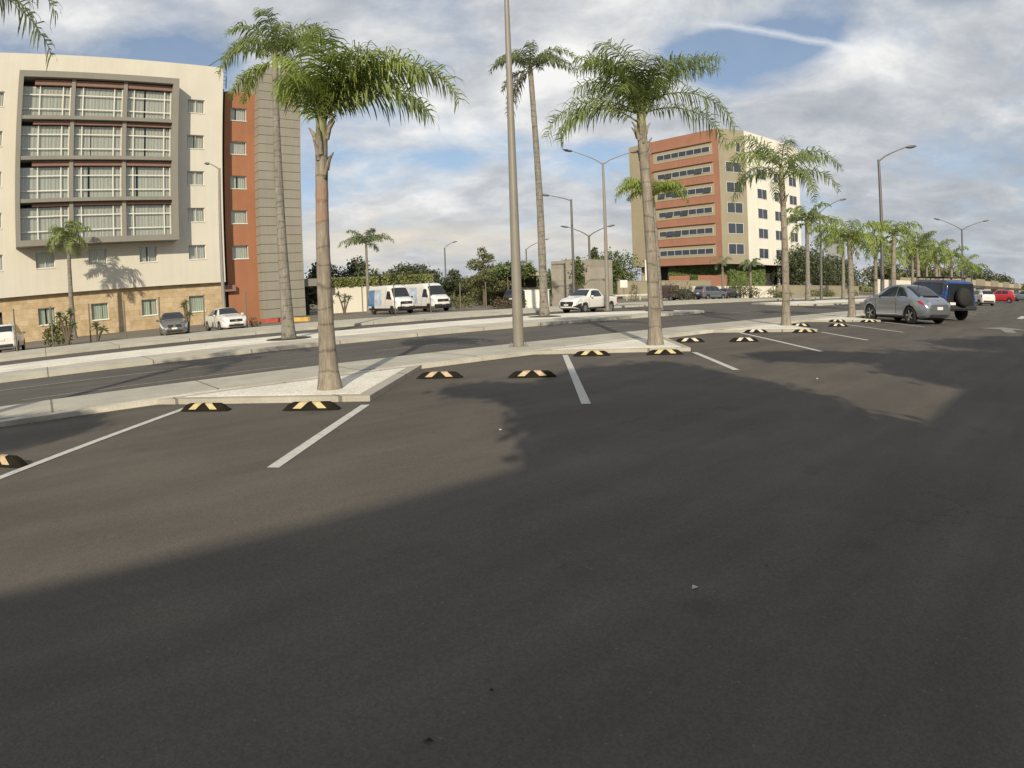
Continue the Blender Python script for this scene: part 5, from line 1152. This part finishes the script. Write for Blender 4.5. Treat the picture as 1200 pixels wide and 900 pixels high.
for sg in (-1, 1): make_wheel(tr, -.2, sg * .92, .32, .18, 5, 'rim')

# ------------------------------------------------------------------ small litter on the asphalt
for i, (x, y, lab) in enumerate([(.89, 2.83, 'pale scrap of litter on the shaded asphalt right of centre'), (-.14, 6.7, 'pale scrap of litter on the sunlit asphalt below the tall lamp pole'), (5.0, 9.5, 'tiny pale scrap of litter on the sunlit tongue of asphalt')]):
    mb = MB(); q = .017; mb.add([(-q, -q * .5, .004), (q * .9, -q * .6, .012), (q, q * .6, .006), (-q * .7, q * .5, .02), (0, 0, .018)], [(0, 1, 4), (1, 2, 4), (2, 3, 4), (3, 0, 4)]); o = mb.build('litter', M['litter'], None, (x, y, .002)); tag(o, lab, 'litter')
for i, (x, y, lab) in enumerate([(-.33, 1.76, 'dark dead leaf on the asphalt nearest the camera'), (-.12, 2.06, 'small dark leaf fragment on the shaded asphalt left of centre'), (1.35, 3.0, 'dark speck of a leaf in the shaded asphalt at right')]):
    mb = MB(); q = .02 if i == 0 else .012; mb.add([(-q, 0, .004), (-q * .3, -q * .5, .01), (q, -q * .1, .004), (q * .2, q * .5, .014), (0, 0, .016)], [(0, 1, 4), (1, 2, 4), (2, 3, 4), (3, 0, 4)]); o = mb.build('dead_leaf', M['leaflit'], None, (x, y, .002)); tag(o, lab, 'leaf')

# ------------------------------------------------------------------ what stands behind the camera and shades the lot
sb = empty('shop_building', st(0, 0), RZ, 'long flat roofed shop hall across the lot, opposite the palms', 'shop')
mb = MB(); mb.box(-70, -7.4, -40, -8.75, 0, 8.35); mb.build('hall', M['store'], sb)
mb = MB(); mb.box(-7.38, 120, -40, -8.75, 0, 6.75); mb.build('low_hall', M['tan'], sb)
mb = MB(); mb.box(-70, -7.4, -8.74, -8.5, 3.4, 4.2); mb.build('canopy_band', M['awning'], sb)
GB = 'trees on the shop side of the lot'
tree((1.95, -4.3, 0), [(0, 0, 6.2, 1.5, 1.4, 1.5), (-1.2, .2, 5.9, .9, .9, 1.0), (1.1, -.2, 5.9, 1.0, 1.0, 1.1), (.2, 0, 5.0, 1.7, 1.3, 1.2), (-.7, 0, 7.0, .8, .8, .8), (.5, 0, 7.2, .9, .9, .8), (-1.1, 0, 5.0, .9, 1.0, 1.0), (-.2, 0, 4.2, 1.5, 1.2, .9), (1.4, 0, 4.4, 1.2, 1.2, .9), (-1.8, .2, 6.4, .7, .6, .35), (-2.6, .2, 6.7, .7, .6, .2), (-1.0, .2, 6.9, .8, .6, .4)], 52000, .11, 'round leafy tree standing behind the camera beside the shop hall', 'treeB', (.12, 4), GB)
tree((9.4, -3.2, 0), [(0, 0, 6.4, 2.2, 1.4, 1.5), (-1.6, 0, 6.2, 1.3, 1.0, .9), (2.0, 0, 6.6, 1.6, 1.0, 1.2), (.5, 0, 5.2, 2.4, 1.2, 1.2), (-3.2, 1.0, 7.3, 1.4, .9, .35), (-2.2, .8, 7.2, 1.0, .9, .35), (3.6, .3, 6.9, 1.4, .9, .8)], 34000, .12, 'broad leafy tree right of the camera beside the shop hall', 'treeB', (.14, 4.4), GB)
tree((-7.2, -6.6, 0), [(-1.4, 0, 6.4, 1.3, 1.2, .4), (.1, 0, 6.7, 1.0, 1.0, .35)], 9000, .11, 'small tree left of the camera beside the shop hall', 'treeB', (.1, 5), GB)
tree((14.8, .5, 0), [(-1.5, 0, 6.9, 1.8, 1.2, .6), (1.4, 0, 7.2, 2.2, 1.2, .7)], 14000, .12, 'wide tree well right of the camera beside the shop hall', 'treeB', (.12, 6), GB)

# ------------------------------------------------------------------ sky layout: (weight, (azimuth, elevation, half widths)) in degrees
_C = [(.5, (8, 18, 9, 5)), (-1.0, (22, 20.6, 7, 2.2)), (-.6, (-29, 21.5, 8, 2.6)), (.3, (-41, 26, 5, 3)), (-.3, (-5, 12.6, 6, 2.2)), (-.35, (9, 11, 4, 2)), (.3, (-15, 24, 14, 3)), (.35, (33, 16, 9, 8)), (-.3, (38, 10.5, 6, 1.8)), (.5, (0, 2, 70, 5)), (-.35, (-18, 11, 4, 2.2)), (.2, (40, 22, 8, 5))]
_S = [(.55, (8, 19, 7, 3.5)), (.45, (0, 14, 5, 3)), (.3, (35, 19, 6, 2.5)), (.35, (-10, 8, 9, 2.2)), (-.35, (-7, 5.6, 8, 1.6)), (-.25, (42, 6, 12, 6)), (-.25, (28, 14.5, 6, 1.2)), (.3, (-35, 28, 10, 3)), (-.3, (2, 1.2, 12, 1.6)), (.3, (-12, 16, 8, 5))]
_W = [(1.3, (-9, 4.4, 10, 1.8)), (.9, (8, 3.6, 4, 1.6)), (.8, (-14, 3.2, 4, 2)), (.5, (3, 5, 6, 1.2)), (.5, (-10, 7.4, 4, .7))]
TRAIL = ((17.5, 23.3), (33.5, 19.7))
CLOUD = 8.4; SKYTINT = (.9, .97, .95); EXPO = 0.0; ROLLSIGN = 1

# ------------------------------------------------------------------ sun, sky, camera
EL = R(26); AZ = R(180 + 1.0)
sun = bpy.data.lights.new('sun', 'SUN'); sun.energy = 4.5; sun.angle = R(.53); sun.color = (1.0, .89, .7)
so = bpy.data.objects.new('sun', sun); COL.objects.link(so)
sd = Vector((math.sin(AZ) * math.cos(EL), math.cos(AZ) * math.cos(EL), math.sin(EL)))   # towards the sun
so.rotation_euler = (-sd).to_track_quat('-Z', 'Y').to_euler()

w = bpy.data.worlds.new('World'); sc.world = w; w.use_nodes = True; nt = w.node_tree; nt.nodes.clear()
out = nt.nodes.new('ShaderNodeOutputWorld'); bg = nt.nodes.new('ShaderNodeBackground'); nt.links.new(bg.outputs[0], out.inputs[0]); bg.inputs[1].default_value = .125
sky = nt.nodes.new('ShaderNodeTexSky'); sky.sky_type = 'NISHITA'; sky.sun_disc = False; sky.sun_elevation = EL; sky.sun_rotation = AZ; sky.altitude = 1800; sky.air_density = 1.0; sky.dust_density = 1.2; sky.ozone_density = 1.5
tc = nt.nodes.new('ShaderNodeTexCoord'); D = tc.outputs['Generated']
sx = nt.nodes.new('ShaderNodeSeparateXYZ'); nt.links.new(D, sx.inputs[0]); dz = math_(nt, 'MAXIMUM', sx.outputs[2], 0.0)
k = math_(nt, 'DIVIDE', 1.0, math_(nt, 'ADD', dz, .22))
vs = nt.nodes.new('ShaderNodeVectorMath'); vs.operation = 'SCALE'; nt.links.new(D, vs.inputs[0]); nt.links.new(k, vs.inputs['Scale'])
mp = nt.nodes.new('ShaderNodeMapping'); nt.links.new(vs.outputs[0], mp.inputs[0]); mp.inputs['Scale'].default_value = (1, 1, 0); mp.inputs['Location'].default_value = (3.1, 1.7, 0); P = mp.outputs[0]
def nz(vec, s, d=7, r=.58, dist=.0):
    n = N(nt, 'ShaderNodeTexNoise', Scale=s, Detail=d, Roughness=r, Distortion=dist); nt.links.new(vec, n.inputs['Vector']); return n.outputs['Fac']
def dirv(az, el): az = R(az); el = R(el); return (math.sin(az) * math.cos(el), math.cos(az) * math.cos(el), math.sin(el))
def blob(az, el, waz, wel):
    """soft elliptic weight around a sky direction"""
    c = Vector(dirv(az, el)); e1 = Vector((math.cos(R(az)), -math.sin(R(az)), 0)); e2 = e1.cross(c) * -1
    def dot(v):
        n = nt.nodes.new('ShaderNodeVectorMath'); n.operation = 'DOT_PRODUCT'; nt.links.new(D, n.inputs[0]); n.inputs[1].default_value = v; return n.outputs['Value']
    a = math_(nt, 'MULTIPLY', dot(e1), 1 / math.sin(R(waz))); b = math_(nt, 'MULTIPLY', dot(e2), 1 / math.sin(R(wel))); f = math_(nt, 'MAXIMUM', dot(c), 0)
    r2 = math_(nt, 'ADD', math_(nt, 'MULTIPLY', a, a), math_(nt, 'MULTIPLY', b, b))
    return math_(nt, 'MULTIPLY', math_(nt, 'EXPONENT', math_(nt, 'MULTIPLY', r2, -1.0)), math_(nt, 'GREATER_THAN', f, .01))
def acc(base, items):
    for wgt, b in items: base = math_(nt, 'MULTIPLY_ADD', b, wgt, base)
    return base
cov = math_(nt, 'MULTIPLY_ADD', math_(nt, 'SUBTRACT', nz(P, 2.2, 10, .57, .25), .5), 2.3, .56)
cov = acc(cov, [(q_, blob(*b_)) for q_, b_ in _C])
cov = math_(nt, 'MAXIMUM', math_(nt, 'MINIMUM', cov, 1.0), 0.0)
covm = ramp(nt, cov, [(.2, (.1,) * 3), (.46, (.6,) * 3), (.72, (1,) * 3)])
# contrail: thin streak along a great circle
A_, B_ = Vector(dirv(*TRAIL[0])), Vector(dirv(*TRAIL[1])); nn = A_.cross(B_).normalized(); mid = (A_ + B_).normalized(); al = nn.cross(mid)
def dot3(v):
    n = nt.nodes.new('ShaderNodeVectorMath'); n.operation = 'DOT_PRODUCT'; nt.links.new(D, n.inputs[0]); n.inputs[1].default_value = v; return n.outputs['Value']
wob = math_(nt, 'MULTIPLY', math_(nt, 'SUBTRACT', nz(D, 22, 4), .5), .012)
dd = math_(nt, 'ABSOLUTE', math_(nt, 'ADD', dot3(nn), wob)); la = dot3(al); half = math.sin(A_.angle(B_) / 2)
tm = ramp(nt, dd, [(.001, (1,) * 3), (.007, (0,) * 3)])
tl = ramp(nt, math_(nt, 'DIVIDE', math_(nt, 'ABSOLUTE', la), half), [(.7, (1,) * 3), (1.0, (0,) * 3)])
tr_ = math_(nt, 'MULTIPLY', math_(nt, 'MULTIPLY', tm, tl), math_(nt, 'GREATER_THAN', dot3(mid), 0)); tr_ = math_(nt, 'MULTIPLY', tr_, .55)
# cloud shade: noise of light and grey, brightened in chosen banks
shd = math_(nt, 'MULTIPLY_ADD', math_(nt, 'SUBTRACT', nz(P, 3.4, 10, .6, .25), .5), 1.8, .5)
shd = acc(shd, [(q_, blob(*b_)) for q_, b_ in _S])
shd = math_(nt, 'MAXIMUM', math_(nt, 'MINIMUM', shd, 1.0), 0.0)
cc = ramp(nt, shd, [(.0, (.33, .36, .4)), (.4, (.5, .525, .56)), (.7, (.72, .73, .735)), (1.0, (1.0, .985, .95))])
warm = acc(math_(nt, 'MULTIPLY', dz, 0.0), [(q_, blob(*b_)) for q_, b_ in _W])
warm = math_(nt, 'MULTIPLY', math_(nt, 'MINIMUM', warm, 1.0), ramp(nt, nz(P, 1.6, 6), [(.35, (.15,) * 3), (.6, (1,) * 3)]))
cc = mixc(nt, math_(nt, 'MULTIPLY', warm, .9), cc, (.95, .83, .62))
cc10 = mixc(nt, 1.0, cc, (CLOUD,) * 3, 'MULTIPLY')
skyc = mixc(nt, 1.0, sky.outputs[0], SKYTINT, 'MULTIPLY')
col = mixc(nt, covm, skyc, cc10); hz = ramp(nt, dz, [(0, (.4,) * 3), (.35, (.2,) * 3)]); col = mixc(nt, hz, col, (4.1, 4.35, 4.8)); col = mixc(nt, tr_, col, (7.2, 7.3, 7.4))
nt.links.new(col, bg.inputs[0])

cam = bpy.data.cameras.new('camera'); co = bpy.data.objects.new('camera', cam); COL.objects.link(co); sc.camera = co
cam.type = 'PANO'; cam.clip_start = .05; cam.clip_end = 6000; cam.sensor_fit = 'HORIZONTAL'; cam.sensor_width = 36
cy = cam
cy.panorama_type = 'FISHEYE_LENS_POLYNOMIAL'; cy.fisheye_fov = R(150)
mm = 36 / 1200; f = 739.3 * mm                      # focal length in mm, angle = r/f - .04 (r/f)^3
cy.fisheye_polynomial_k0 = 0; cy.fisheye_polynomial_k1 = -1 / f; cy.fisheye_polynomial_k2 = 0; cy.fisheye_polynomial_k3 = .04 / f**3; cy.fisheye_polynomial_k4 = 0
pit, rol = .1469, -.0341
Rm = Matrix.Rotation(-pit, 4, 'X') @ Matrix.Rotation(math.pi / 2, 4, 'X') @ Matrix.Rotation(ROLLSIGN * rol, 4, 'Z')
co.matrix_world = Matrix.Translation((0, 0, 1.5)) @ Rm

vs_ = sc.view_settings; vs_.view_transform = 'Standard'; vs_.look = 'None'; vs_.exposure = EXPO; vs_.gamma = 1
sc.cycles.max_bounces = 6; sc.cycles.transparent_max_bounces = 12; sc.cycles.caustics_reflective = False; sc.cycles.caustics_refractive = False
